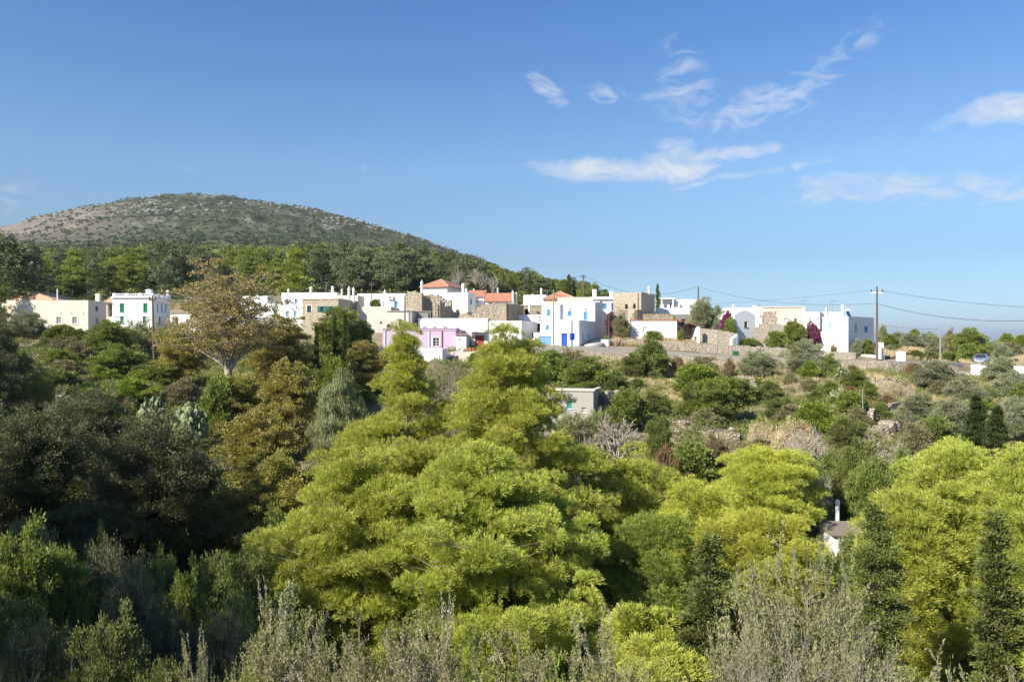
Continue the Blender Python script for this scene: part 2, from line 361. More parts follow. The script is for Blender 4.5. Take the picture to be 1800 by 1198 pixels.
def make_tree(seed, H, prof, nb=40, base=.12, up=.35, rc=.6, flatc=.6, dens=1.0, leaf=(.2, .03), kind='needle', k=8, cone=.6,
              droop=0.0, nl=60, trunk_r=.16, lean=(0, 0), outb=.6, s0=.35, lat=.28, split=None, start=None, nc=1.0, inner=.55, upb=.3, jit=.25, pad=False):
    """returns (wood verts, quads), (leaf verts, faces). prof(t) = crown radius at height fraction t"""
    rng = np.random.default_rng(seed)
    segs = []; cen = []; crad = []; outd = []
    ln = np.array([lean[0], lean[1], 0.])
    axis = lambda t: np.array([0, 0, t*H])+ln*t*t+np.array([math.sin(t*5+seed)*.02*H*t, math.cos(t*4+seed)*.02*H*t, 0])
    tp = np.array([axis(t) for t in np.linspace(0, split or .97, 9)])
    add_path(segs, tp, trunk_r, trunk_r*(.15 if not split else .6))
    for i in range(nb):
        t = base+(1-base)*((i+rng.uniform(.1, .9))/nb)
        Rr = prof(t)*(rng.uniform(.45, 1.12) if pad else rng.uniform(.55, 1.14))
        a = i*2.39996+rng.uniform(-.4, .4)
        d = np.array([math.cos(a), math.sin(a), 0])
        if split:                     # limbs leave the trunk low and fan out
            s = axis(min(split*rng.uniform(.5, 1.0), max(t-.16, .1))); e = axis(t)*[1, 1, 1]+d*Rr
            bend = np.array([0, 0, .10*H])*rng.uniform(.2, 1)-d*Rr*.08
        else:
            s = axis(max(t-up*Rr/H, base*.6)); e = axis(t)+d*Rr
            bend = np.array([0, 0, -Rr*.08])
        e = e+np.array([0, 0, rng.normal()*.03*H])
        pts = curve_pts(s, e, bend+rng.normal(size=3)*.04*Rr, 6)
        ri = trunk_r*(.42 if split else .28)*(1-t*.6)*min(1, Rr/prof_max(prof))
        add_path(segs, pts, max(ri, .012), .01)
        side = np.array([-d[1], d[0], 0])
        m = max(2, int(nc*(2+Rr/rc*2.2)))
        for q in range(m):
            ss = s0+(1-s0)*((q+rng.uniform(0, 1))/m)
            f = ss*5; i0 = min(int(f), 4); b = pts[i0]+(pts[i0+1]-pts[i0])*(f-i0)
            c = b+side*rng.normal()*lat*Rr*(.35+.65*ss)+np.array([0, 0, rng.uniform(-.3, 1)*rc*jit*2])+d*rng.normal()*.1*Rr
            cen.append(c); crad.append(rc*rng.uniform(.65, 1.2)); outd.append(d*outb)
            segs.append([*b, .016, *c, .008])
    for q in range(3):
        cen.append(axis(1.0)+rng.normal(size=3)*rc*.25-[0, 0, rc*.5*q]); crad.append(rc*.7); outd.append(np.zeros(3))
    cen = np.array(cen); crad = np.array(crad); outd = np.array(outd)
    n = max(4, int(nl*dens)); idx = np.repeat(np.arange(len(cen)), n)
    u = rdir(rng, len(idx)); u[:, 2] = np.where(u[:, 2] < (-.05 if pad else -.25), np.abs(u[:, 2])*.6, u[:, 2])
    rr = crad[idx][:, None]*rng.uniform(inner, 1.05, (len(idx), 1))
    P = cen[idx]+u*rr*[1, 1, flatc]
    Dv = unit(u+outd[idx]+np.array([0, 0, upb])+rng.normal(size=P.shape)*.35)
    if droop: Dv = unit(Dv*(1-droop)+np.array([0, 0, -1.])*droop*1.5)
    if kind == 'needle': LV, LF = tufts(rng, P, Dv, leaf[0], leaf[1], k, cone)
    else: LV, LF = leaves(rng, P, Dv, *leaf)
    return tubes(segs), (LV, LF)
_pm = {}
def prof_max(p):
    if p not in _pm: _pm[p] = max(p(t) for t in np.linspace(0, 1, 30))
    return _pm[p]
def lerp_prof(pts):
    xs = [a for a, b in pts]; ys = [b for a, b in pts]
    return lambda t: float(np.interp(t, xs, ys))

def place_tree(name, label, cat, loc, meshes, mats, group=None, parts=('trunk', 'crown'), rz=0, sc_=(1, 1, 1)):
    e = empty(name, loc, label, cat, group); e.rotation_euler = (0, 0, rz); e.scale = sc_
    for pn, me in zip(parts, meshes): link(pn, me, e)
    return e
def protomesh(res, wood, leafm, nm='tree'):
    (wv, wf), (lv, lf) = res
    return np_mesh(nm+'_wood', wv, [wf], wood, True), np_mesh(nm+'_leaves', lv, [lf], leafm)

# ------------------------------------------------------------ ground
CP = [  # px, D, z  (camera height = 0)
 *[(p, 2.5, -3.0) for p in (-600, 300, 900, 1500, 2400)], *[(p, 6, -5.2) for p in (-600, 300, 900, 1500, 2400)],
 (-600, 12, -6.5), (0, 12, -7.2), (450, 12, -7.9), (900, 12, -8.2), (1350, 12, -8.2), (1800, 12, -7.6), (2400, 12, -7.2),
 (-500, 25, -8), (0, 25, -10.5), (450, 25, -12.6), (900, 25, -13.4), (1350, 25, -13.2), (1800, 25, -12), (2300, 25, -11),
 (-500, 40, -7), (0, 40, -11.0), (450, 40, -13.6), (900, 40, -14.2), (1350, 40, -13.8), (1800, 40, -13), (2300, 40, -12),
 (-500, 55, -3), (0, 55, -7.6), (250, 57, -7.4), (450, 55, -10), (700, 55, -11), (1000, 56, -10.8), (1350, 55, -11.4), (1800, 55, -11.4), (2300, 55, -11),
 (-500, 72, -1), (0, 72, -4.6), (250, 70, -5.6), (450, 70, -7.6), (700, 70, -8), (1000, 70, -7.7), (1230, 72, -8.3), (1400, 72, -8.4), (1540, 73, -7.9), (1800, 70, -8.8), (2300, 72, -9),
 (-500, 92, 1), (0, 92, -1.2), (150, 92, -2.2), (270, 98, -4.0), (400, 92, -4.2), (700, 92, -4.4), (900, 92, -4.4), (1100, 92, -5.2), (1250, 90, -5.8), (1400, 92, -4.8), (1600, 90, -6.0), (1750, 95, -5.2), (2300, 95, -6),
 (0, 108, .9), (155, 107, .9), (270, 112, -.3), (400, 106, -2.0), (560, 106, -1.4), (720, 97, -3.0), (720, 104, -1.2), (820, 104, -1.4), (860, 108, -1.0), (950, 109.5, -1.1), (1020, 110, -.95), (1080, 111, -1.1),
 (1190, 110, -1.9), (1290, 110, -2.4), (1400, 110, -2.7), (1541, 108, -2.7), (1640, 112, -3.1), (1725, 124, -3.6), (1850, 128, -4.2), (2300, 120, -5),
 (1000, 104, -2.6), (1150, 104, -3.2), (1290, 105, -3.5), (1430, 104, -4.0), (1560, 102, -4.2), (1680, 104, -4.6),
 (-500, 120, 4), (240, 119, 1.9), (450, 116, 1.2), (560, 116, 1.6), (680, 116, 1.8), (1100, 117.5, .2), (1200, 118, .1), (1350, 117, -1.1), (1450, 116, -1.7), (1520, 117, -1.5), (1060, 140, .8),
 (0, 132, 4), (300, 132, 4.5), (600, 130, 4), (760, 128, 3.2), (900, 126, 1.8), (1200, 130, 1.4), (1320, 126, -.8), (1500, 127, -1.0), (1640, 132, -2.6), (1800, 150, -3.0), (2300, 150, -4),
 (-500, 165, 10), (0, 165, 7.5), (400, 165, 8.5), (800, 160, 7), (1100, 160, 3.8), (1300, 160, 1.0), (1600, 165, -1.0), (1900, 170, -2.2), (2400, 170, -4),
 (-500, 230, 20), (0, 230, 15.6), (400, 230, 16.4), (800, 230, 13.5), (1000, 230, 10.5), (1150, 230, 4.5), (1300, 230, .2), (1600, 230, -2.5), (2000, 230, -4),
 (-500, 350, 38), (0, 350, 32), (400, 350, 33), (700, 350, 31), (900, 350, 25), (1050, 350, 16), (1200, 350, 3), (1400, 350, -8), (1900, 350, -14),
 (-500, 650, 84), (0, 650, 76), (300, 650, 79), (600, 650, 78), (800, 650, 69), (950, 650, 50), (1100, 650, 22), (1300, 650, -20), (1700, 650, -50), (2200, 650, -50),
 (-500, 1000, 110), (0, 1000, 134), (350, 1000, 160), (600, 1000, 143), (850, 1000, 98), (1000, 1000, 48), (1200, 1000, -20), (1700, 1000, -85),
 (-700, 1350, 60), (-250, 1350, 145), (0, 1350, 196), (60, 1350, 212), (130, 1350, 227), (250, 1350, 242), (350, 1350, 248), (420, 1350, 246), (500, 1350, 234), (600, 1350, 213), (700, 1350, 185),
 (850, 1350, 138), (1000, 1350, 78), (1150, 1350, 5), (1300, 1350, -60), (1700, 1350, -110), (2300, 1350, -110),
 (-600, 1900, 0), (0, 1900, 150), (350, 1900, 190), (700, 1900, 110), (1000, 1900, -20), (1500, 1900, -130), (2200, 1900, -130),
 (-600, 4000, -400), (350, 4000, -400), (1000, 4000, -400), (2000, 4000, -400)]
_cp = np.array(CP, float)
def _rb(a, b): return np.stack([a*3.2, b*1.5], -1)
_ck = _rb(np.arctan((_cp[:, 0]-CX)/F), np.log(_cp[:, 1])); _ct = _cp[:, 2]/_cp[:, 1]
def _phi(d2): return .5*d2*np.log(d2+1e-12)
_n = len(_cp); _A = np.zeros((_n+3, _n+3))
_A[:_n, :_n] = _phi(((_ck[:, None]-_ck[None])**2).sum(-1))+np.eye(_n)*2e-4
_A[:_n, _n] = 1; _A[:_n, _n+1:] = _ck; _A[_n:, :_n] = _A[:_n, _n:].T
_w = np.linalg.solve(_A, np.concatenate([_ct, np.zeros(3)]))
_h = np.random.default_rng(5).uniform(-1, 1, (256, 256))
def vnoise(x, y):
    xi = np.floor(x).astype(int); yi = np.floor(y).astype(int); fx = x-xi; fy = y-yi
    fx = fx*fx*(3-2*fx); fy = fy*fy*(3-2*fy)
    g = lambda a, b: _h[a % 256, b % 256]
    return (g(xi, yi)*(1-fx)+g(xi+1, yi)*fx)*(1-fy)+(g(xi, yi+1)*(1-fx)+g(xi+1, yi+1)*fx)*fy
def ground(x, y, rough=True):
    x = np.atleast_1d(np.asarray(x, float)); y = np.atleast_1d(np.asarray(y, float))
    r = np.hypot(x, y); ang = np.arctan2(x, np.maximum(y, 1e-3)); ang = np.clip(ang, -.86, .86)
    D = np.clip(np.maximum(y, r*.62), 2.0, 4200)
    out = np.empty(len(x))
    for s in range(0, len(x), 40000):
        k = _rb(ang[s:s+40000], np.log(D[s:s+40000]))
        t = _phi(((k[:, None]-_ck[None])**2).sum(-1))@_w[:_n]+_w[_n]+k@_w[_n+1:]
        out[s:s+40000] = t*D[s:s+40000]
    if rough:
        nf = .16*vnoise(x*.9, y*.9)+.35*vnoise(x*.23+7, y*.23)
        far = np.clip((D-300)/500, 0, 1)
        nf = nf*np.clip(D/20, 0, 1)+far*(-8+5*vnoise(x*.012, y*.009)+4*vnoise(x*.03, y*.02)+2.5*vnoise(x*.08, y*.06)+1.2*vnoise(x*.2, y*.15))
        # stepped old terraces on the slope under the village
        tm = np.clip((D-58)/8, 0, 1)*np.clip((106-D)/6, 0, 1)
        ph = out/1.7; fr = ph-np.floor(ph); st = (np.floor(ph)+np.clip((fr-.55)/.45, 0, 1)**1.5)*1.7+.45
        out = out+(st-out)*tm*.65+nf*np.where((D > 105) & (D < 130), .35, 1)
    return out
def gz(x, y): return float(ground(x, y)[0])
def XY(px, D): return ((px-CX)/F*D, D)
def W(px, py, D): return Vector(((px-CX)/F*D, D, -(py-CY)/F*D))
def onground(px, D):
    x, y = XY(px, D); return Vector((x, y, gz(x, y)))

# ------------------------------------------------------------ the setting
angs = np.radians(np.concatenate([np.arange(-110, -36, 2.5), np.arange(-36, 36, .21), np.arange(36, 111, 2.5)]))
rads = np.exp(np.arange(math.log(1.2), math.log(4300), .0125))
ga, gr = np.meshgrid(angs, rads)
gx = (np.sin(ga)*gr).ravel(); gy = (np.cos(ga)*gr).ravel()
gv = np.stack([gx, gy, ground(gx, gy)], 1)
nr, na = ga.shape
ii = (np.arange(nr-1)[:, None]*na+np.arange(na-1)[None]).ravel()
gq = np.stack([ii, ii+1, ii+na+1, ii+na], 1)

m, nt, p = base_mat('earth', 1.0); g = geo_pos(nt)
def nm(s, lo, k, d=5, r=.6): return mth(nt, 'MULTIPLY_ADD', noise(nt, s, d, r, g), k, -lo*k, clamp=True)
near = mixc(nt, nm(.35, .42, 5), (.20, .16, .095), (.34, .27, .165))
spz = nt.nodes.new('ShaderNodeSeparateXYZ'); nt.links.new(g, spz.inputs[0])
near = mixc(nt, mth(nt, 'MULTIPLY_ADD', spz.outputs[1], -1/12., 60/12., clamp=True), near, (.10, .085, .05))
near = mixc(nt, nm(.16, .50, 6), near, (.13, .125, .055))
v = nt.nodes.new('ShaderNodeTexVoronoi'); v.inputs['Scale'].default_value = 2.6; nt.links.new(g, v.inputs[0])
near = mixc(nt, mth(nt, 'MULTIPLY', nm(.22, .56, 9), mth(nt, 'LESS_THAN', v.outputs['Distance'], .38)), near, (.46, .42, .35))
sp = nt.nodes.new('ShaderNodeSeparateXYZ'); nt.links.new(g, sp.inputs[0])
# mountain: scrub and bare rock; barer on its western shoulder
west = mth(nt, 'MULTIPLY_ADD', sp.outputs[0], -1/200., -3.25)        # > 0 left of x = -650
ratio = mth(nt, 'DIVIDE', sp.outputs[0], sp.outputs[1])
bare = mth(nt, 'ADD', mth(nt, 'MULTIPLY_ADD', ratio, -11.0, -5.3), mth(nt, 'MULTIPLY_ADD', noise(nt, .012, 5, .7, g), 2.4, -1.0), clamp=True)
high = mth(nt, 'MULTIPLY_ADD', sp.outputs[2], 1/60., -1.5, clamp=True)
rockn = nm(.018, .50, 7, 8, .75); rockf = nm(.07, .47, 7, 6, .7)
scrubc = mixc(nt, nm(.05, .45, 5, 6, .7), (.035, .045, .016), (.12, .112, .065))
barec = mixc(nt, nm(.03, .42, 5, 7, .75), (.25, .20, .16), (.13, .115, .08))
hill = mixc(nt, mth(nt, 'MULTIPLY', mth(nt, 'MULTIPLY', rockn, rockf), mth(nt, 'MULTIPLY', high, .9)), scrubc, (.44, .41, .37))
hill = mixc(nt, mth(nt, 'MULTIPLY', mth(nt, 'MULTIPLY', bare, high), .92), hill, barec)
# crest on the right falls to pale stony ground
crest = mth(nt, 'MULTIPLY', mth(nt, 'MULTIPLY_ADD', sp.outputs[1], 1/110., -1190/110., clamp=True), mth(nt, 'MULTIPLY_ADD', ratio, 5., 1.75, clamp=True))
hill = mixc(nt, mth(nt, 'MULTIPLY', crest, mth(nt, 'MULTIPLY_ADD', rockf, .6, .35)), hill, (.24, .21, .18))
farf = mth(nt, 'MULTIPLY_ADD', sp.outputs[1], 1/80., -180/80., clamp=True)
c = mixc(nt, farf, near, hill)
nt.links.new(c, p.inputs['Base Color'])
bump(nt, p, noise(nt, 1.2, 6, .7, g), .8, .15)
tag(link('terrain', np_mesh('terrain', gv, [gq], 'earth', True)), kind='structure')
# the sea beyond
m, nt_, p = base_mat('sea_water', .25); p.inputs['Base Color'].default_value = (.10, .17, .26, 1)
bump(nt_, p, noise(nt_, .05, 4, .6, geo_pos(nt_)), .3, 2)
k = 60; t_ = np.linspace(0, 2*np.pi, k, endpoint=False)
sv = np.concatenate([[[0, 0, -95]], np.stack([np.cos(t_)*70000, np.sin(t_)*70000, np.full(k, -95.)], 1)])
sf = np.stack([np.zeros(k, int), 1+np.arange(k), 1+(np.arange(k)+1) % k], 1)
tag(link('sea', np_mesh('sea', sv, [sf], 'sea_water')), kind='structure')

# thin sea air: one even volume round everything
hz = bpy.data.materials.new('haze'); hz.use_nodes = True; hn = hz.node_tree
hn.nodes.remove(hn.nodes['Principled BSDF']); pv = hn.nodes.new('ShaderNodeVolumePrincipled')
pv.inputs['Color'].default_value = (.80, .88, 1.0, 1); pv.inputs['Density'].default_value = .00007; pv.inputs['Anisotropy'].default_value = .2
hn.links.new(pv.outputs[0], hn.nodes['Material Output'].inputs['Volume']); MATS['haze'] = hz
hb = MB(); hb.box((0, 0), (1, 0), (0, 1), 71000, 71000, -520, 300)
tag(hb.build('haze', 'haze'), 'thin pale sea haze in the air over the whole valley', 'haze', None, 'stuff')

def ribbon(name, path, w_, mat, lift=.12, sub=6, kind='structure'):
    P = [onground(px, D) for px, D in path]; Q = []
    for a, b in zip(P[:-1], P[1:]):
        for k in range(sub): Q.append(a.lerp(b, k/sub))
    Q.append(P[-1]); V = []; Fc = []
    nn = len(Q); zc = [max(gz(q.x, q.y-w_*.35), gz(q.x, q.y), gz(q.x, q.y+w_*.35)) for q in Q]
    zc = [sum(zc[max(0, i-2):i+3])/len(zc[max(0, i-2):i+3]) for i in range(nn)]
    for i, q in enumerate(Q):
        d = (Q[min(i+1, nn-1)]-Q[max(i-1, 0)]); d.z = 0; d.normalize(); s = Vector((-d.y, d.x, 0))
        for o_, dz in ((-w_/2, -.9), (-w_/2, 0), (w_/2, 0), (w_/2, -.9)):
            V.append((q.x+s.x*o_, q.y+s.y*o_, zc[i]+lift+dz))
    for i in range(nn-1):
        for j in range(3): Fc.append((i*4+j, i*4+j+1, i*4+j+5, i*4+j+4))
    return tag(link(name, np_mesh(name, np.array(V), [np.array(Fc)], mat)), kind=kind)
ribbon('road', [(925, 109), (985, 109.2), (1060, 109.6), (1130, 110), (1200, 110), (1290, 109.6), (1380, 109), (1460, 107.6), (1545, 106.6), (1600, 108), (1650, 111.5), (1700, 117), (1760, 124), (1850, 130)], 3.6, 'asphalt', .10)
ribbon('alley', [(1042, 109.4), (1044, 111.5), (1052, 116), (1066, 124), (1080, 136), (1088, 148)], 2.5, 'pale_road', .12)
ribbon('driveway', [(1500, 113.5), (1530, 111.5), (1560, 110)], 2.6, 'pale_road', .14)

# ------------------------------------------------------------ houses
def unit2(th): return (math.cos(th), -math.sin(th)), (math.sin(th), math.cos(th))
class House:
    """a walled box: front face from picture column px1 to px2 (near right corner at distance D), turned th degrees to face left"""
    def __init__(s, name, label, px1, px2, D, top, base, th=0, px3=None, depth=6, mat='white', group=None, cat='house', roof='flat', par=.28, wallname='wall', root=None, coping=None):
        th = R(th); s.u, s.v = unit2(th); s.D = D; s.mat = mat
        x2 = (px2-CX)/F*D; k1 = (px1-CX)/F
        w_ = (x2-k1*D)/(s.u[0]-k1*s.u[1])
        if px3 is not None:
            k3 = (px3-CX)/F; d = -(x2-k3*D)/(s.v[0]-k3*s.v[1])
            if d < 1.5 or d > 25: print('DEPTH?', label, d); d = min(max(d, 2), 20)
        else: d = depth
        s.w, s.d = w_, d; s.P2 = (x2, D); s.P1 = (x2-s.u[0]*w_, D-s.u[1]*w_)
        s.P3 = (x2+s.v[0]*d, D+s.v[1]*d); s.P0 = (s.P1[0]+s.v[0]*d, s.P1[1]+s.v[1]*d)
        s.zt = -(top-CY)/F*D; s.zv = -(base-CY)/F*D
        gs = [gz(*q) for q in (s.P0, s.P1, s.P2, s.P3)]
        s.zb = min(gs+[s.zv])-.5
        cx = (s.P1[0]+s.P3[0])/2; cy = (s.P1[1]+s.P3[1])/2
        s.own = root is None
        s.root = root or empty(name, (cx, cy, s.zv), label, cat, group)
        s.ops = {'F': [], 'R': []}; s.pars = par; s.rooft = roof; s.wn = wallname; s.coping = coping; s.h = s.zt-s.zb
        s.fr = {'F': (s.P1, s.u, (-s.v[0], -s.v[1]), s.w), 'R': (s.P2, s.v, s.u, s.d)}   # origin, along, outward normal, length
    def hit(s, face, px):
        O, a, n, ln = s.fr[face]; k = (px-CX)/F
        return (k*O[1]-O[0])/(a[0]-k*a[1])
    def pt(s, face, q, z, out=0):
        O, a, n, ln = s.fr[face]
        return (O[0]+a[0]*q+n[0]*out, O[1]+a[1]*q+n[1]*out, z)
    def open(s, face, px, py, wp, hp, kind, mat='blue', frame='white_paint', label=None):
        a0, a1 = sorted((s.hit(face, px-wp/2), s.hit(face, px+wp/2))); dist = s.pt(face, (a0+a1)/2, 0)[1]
        z = -(py-CY)/F*dist; hz = hp/F*dist/2
        ln = s.fr[face][3]; a0 = max(a0, .12); a1 = min(a1, ln-.12)
        if a1-a0 < .15: return s
        s.ops[face].append((a0, a1, z-hz, min(z+hz, s.zt-.2), kind, mat, frame, label)); return s
    def face(s, mb, face, zb, zt):
        O, a, n, ln = s.fr[face]; ops = s.ops[face]; dep = .22
        xs = sorted({0, ln, *[o[0] for o in ops], *[o[1] for o in ops]}); zs = sorted({zb, zt, *[o[2] for o in ops], *[o[3] for o in ops]})
        zs = [z for z in zs if zb <= z <= zt]
        for i in range(len(xs)-1):
            for j in range(len(zs)-1):
                xm, zm = (xs[i]+xs[i+1])/2, (zs[j]+zs[j+1])/2
                if any(o[0] < xm < o[1] and o[2] < zm < o[3] for o in ops): continue
                mb.poly([s.pt(face, xs[i], zs[j]), s.pt(face, xs[i+1], zs[j]), s.pt(face, xs[i+1], zs[j+1]), s.pt(face, xs[i], zs[j+1])])
        for (x0, x1, z0, z1, kind, *_r) in ops:
            q = [(x0, z0), (x1, z0), (x1, z1), (x0, z1)]
            dd = dep if kind != 'hole' else 1.2
            for k in range(4):
                A, B = q[k], q[(k+1) % 4]
                mb.poly([s.pt(face, *A), s.pt(face, *B), s.pt(face, *B, out=-dd), s.pt(face, *A, out=-dd)])
    def slab(s, mb, face, x0, x1, z0, z1, o0, o1):
        P = lambda x, o: s.pt(face, x, 0, o)
        q = [P(x0, o0), P(x1, o0), P(x1, o1), P(x0, o1)]
        mb.hexa([(a[0], a[1], z0) for a in q], [(a[0], a[1], z1) for a in q])
    def build(s):
        mb = MB(); zb, zt = s.zb, s.zt
        s.face(mb, 'F', zb, zt); s.face(mb, 'R', zb, zt)
        P0, P1, P2, P3 = s.P0, s.P1, s.P2, s.P3
        mb.poly([(*P0, zb), (*P1, zb), (*P1, zt), (*P0, zt)]); mb.poly([(*P3, zb), (*P0, zb), (*P0, zt), (*P3, zt)])
        flatr = s.rooft == 'flat'
        if flatr:
            tk = .2; zr = zt-s.pars
            def ins(a, b): return (s.P1[0]+s.u[0]*a+s.v[0]*b, s.P1[1]+s.u[1]*a+s.v[1]*b)
            q = [ins(tk, tk), ins(s.w-tk, tk), ins(s.w-tk, s.d-tk), ins(tk, s.d-tk)]; o = [P1, P2, P3, P0]
            for k in range(4):
                A, B, a, b = o[k], o[(k+1) % 4], q[k], q[(k+1) % 4]
                mb.poly([(*A, zt), (*B, zt), (*b, zt), (*a, zt)]); mb.poly([(*a, zt), (*b, zt), (*b, zr), (*a, zr)])
            rb = MB(); rb.poly([(*x, zr+.004) for x in q])
        s.wall = mb.build(s.wn, s.mat, s.root)
        if flatr: rb.build('roof', 'roofing', s.root)
        if s.coping:
            cb = MB(); s.slab(cb, 'F', -.12, s.w+.12, zt+.003, zt+.14, .12, -.25); s.slab(cb, 'R', .25, s.d, zt+.003, zt+.14, .12, -.25)
            cb.build('coping', s.coping, s.root)
        for f in ('F', 'R'):
            for (x0, x1, z0, z1, kind, mat, frame, lab) in s.ops[f]:
                W_, H_ = x1-x0, z1-z0
                if kind == 'hole':
                    b = MB(); s.slab(b, f, x0-.01, x1+.01, z0-.01, z1+.01, -1.2, -1.3); b.build('opening', 'interior_dark', s.root); continue  # near-black sheet closing the hole, painting in the darkness behind it
                if kind in ('door', 'garage'):
                    b = MB(); s.slab(b, f, x0, x1, z0, z1, -.16, -.22)
                    if kind == 'garage':
                        for k in range(5): s.slab(b, f, x0+.02, x1-.02, z0+H_*(k+.08)/5, z0+H_*(k+.92)/5, -.135, -.155)
                    else:
                        for k in range(2):
                            for j in range(3): s.slab(b, f, x0+W_*(.07+.48*k), x0+W_*(.45+.48*k), z0+H_*(.05+.31*j), z0+H_*(.30+.31*j), -.14, -.158)
                    dr = b.build('garage_door' if kind == 'garage' else 'door', mat, s.root)
                    if lab: dr['label'] = lab
                    hb = MB(); s.slab(hb, f, x0+W_*.46, x0+W_*.54, z0+H_*.42, z0+H_*.46, -.10, -.135); hb.build('handle', 'metal', dr)
                    continue
                fb = MB(); t = min(.07, W_*.16)
                for (a, b_, c_, d_) in ((x0, x0+t, z0, z1), (x1-t, x1, z0, z1), (x0+t, x1-t, z0, z0+t), (x0+t, x1-t, z1-t, z1)): s.slab(fb, f, a, b_, c_, d_, -.08, -.16)
                if kind in ('glass', 'grid'):
                    n_ = 1 if kind == 'glass' else 2
                    s.slab(fb, f, x0+W_*.5-.03, x0+W_*.5+.03, z0+t, z1-t, -.09, -.15)
                    for k in range(n_): zz = z0+H_*(k+1)/(n_+1); s.slab(fb, f, x0+t, x1-t, zz-.025, zz+.025, -.088, -.148)
                win = fb.build('window', frame if kind != 'shut' else mat, s.root)
                if lab: win['label'] = lab
                if kind in ('glass', 'grid'):
                    pb = MB(); s.slab(pb, f, x0, x1, z0, z1, -.17, -.19); pb.build('pane', 'glass', win)
                else:
                    for k in range(2):
                        pb = MB(); xa, xb = x0+t+(W_-2*t)*k/2, x0+t+(W_-2*t)*(k+1)/2
                        s.slab(pb, f, xa+.01, xb-.01, z0+t, z1-t, -.12, -.15)
                        nl = max(3, int(H_/.14))
                        for j in range(nl): s.slab(pb, f, xa+.05, xb-.05, z0+t+(H_-2*t)*(j+.15)/nl, z0+t+(H_-2*t)*(j+.7)/nl, -.10, -.118)
                        pb.build('shutter', mat, win)
                sb = MB(); s.slab(sb, f, x0-.06, x1+.06, z0-.07, z0-.003, .07, -.07); sb.build('sill', frame if kind != 'shut' else 'white_paint', win)
        return s
    def chimney(s, px, pt, pb, wp, style='box', dback=1.5, mat=None):
        Dc = s.D+dback; x = (px-CX)/F*Dc; zt = -(pt-CY)/F*Dc; hw = wp/F*Dc/2; zb = min(-(pb-CY)/F*Dc, s.zt)-.35
        mb = MB(); h = zt-zb
        if style == 'box':
            mb.box((x, Dc), s.u, s.v, hw*.82, hw*.82, zb, zt-.22); mb.box((x, Dc), s.u, s.v, hw, hw, zt-.22, zt-.08); mb.box((x, Dc), s.u, s.v, hw*.7, hw*.7, zt-.08, zt)
        elif style == 'cone':
            mb.lathe((x, Dc, 0), [(zb, hw*.85), (zt-hw*2.2, hw*.85), (zt-hw*2.15, hw*1.1), (zt-hw*1.7, hw*1.1), (zt-hw*1.6, hw*.7), (zt-hw*.5, hw*.3), (zt, .03)])
        else:
            mb.lathe((x, Dc, 0), [(zb, hw*.8), (zt-hw*1.7, hw*.8), (zt-hw*1.65, hw), (zt-hw*.9, hw), (zt-hw*.3, hw*.7), (zt, .05)])
        return mb.build('chimney', mat or ('white' if 'white' in s.mat else s.mat), s.root)
    def hip(s, pk, eav=.35, hgt=None, mat='tiles', ridge=.25, apex_py=None):
        z0 = s.zt+.02; hgt = hgt or (-(apex_py-CY)/F*(s.D+s.d/2)-z0)
        def q(a, b): return (s.P1[0]+s.u[0]*a+s.v[0]*b, s.P1[1]+s.u[1]*a+s.v[1]*b)
        c = [q(-eav, -eav), q(s.w+eav, -eav), q(s.w+eav, s.d+eav), q(-eav, s.d+eav)]
        if s.w >= s.d: r = [q(s.w*.5-s.w*ridge*.5, s.d/2), q(s.w*.5+s.w*ridge*.5, s.d/2)]
        else: r = [q(s.w/2, s.d*(.5-ridge/2)), q(s.w/2, s.d*(.5+ridge/2))]
        c0 = [(*x, z0) for x in c]; r0 = [(*x, z0+hgt) for x in r]
        mb = MB()
        if s.w >= s.d: fs = [[c0[0], c0[1], r0[1], r0[0]], [c0[1], c0[2], r0[1]], [c0[2], c0[3], r0[0], r0[1]], [c0[3], c0[0], r0[0]]]
        else: fs = [[c0[0], c0[1], r0[0]], [c0[1], c0[2], r0[1], r0[0]], [c0[2], c0[3], r0[1]], [c0[3], c0[0], r0[0], r0[1]]]
        for f_ in fs: mb.poly(f_)
        mb.poly([(x, y, z0-.08) for x, y in reversed(c)])
        for k in range(4):
            A, B = c[k], c[(k+1) % 4]; mb.poly([(*A, z0-.08), (*B, z0-.08), (*B, z0), (*A, z0)])
        rf = mb.build('roof', mat, s.root)
        rb = MB(); rb.tube([r0[0], r0[1]], .12, 6)
        for a, b in ((c0[0], r0[0]), (c0[1], r0[1] if s.w >= s.d else r0[0]), (c0[2], r0[1]), (c0[3], r0[0] if s.w >= s.d else r0[1])): rb.tube([a, b], .10, 6)
        rb.build('ridge_tiles', 'tiles_faded' if mat == 'tiles' else mat, rf)
        return s
    def shed(s, rise, eav=.3, mat='tiles', along='F'):
        """single-pitch or gabled tile roof with its ridge along the front"""
        z0 = s.zt+.02
        def q(a, b, z): return (s.P1[0]+s.u[0]*a+s.v[0]*b, s.P1[1]+s.u[1]*a+s.v[1]*b, z)
        mb = MB(); e = eav; w_, d = s.w, s.d
        A = [q(-e, -e, z0-.1), q(w_+e, -e, z0-.1), q(w_+e, d/2, z0+rise), q(-e, d/2, z0+rise), q(w_+e, d+e, z0-.1), q(-e, d+e, z0-.1)]
        up = lambda p_: (p_[0], p_[1], p_[2]+.12)
        mb.hexa([A[0], A[1], A[2], A[3]], [up(x) for x in (A[0], A[1], A[2], A[3])])
        mb.hexa([A[3], A[2], A[4], A[5]], [up(x) for x in (A[3], A[2], A[4], A[5])])
        mb.build('roof', mat, s.root)
        gb = MB()
        for a in (0, w_): gb.poly([q(a, 0, z0-.1), q(a, d, z0-.1), q(a, d/2, z0+rise)])
        gb.build('gable', s.mat, s.root); return s
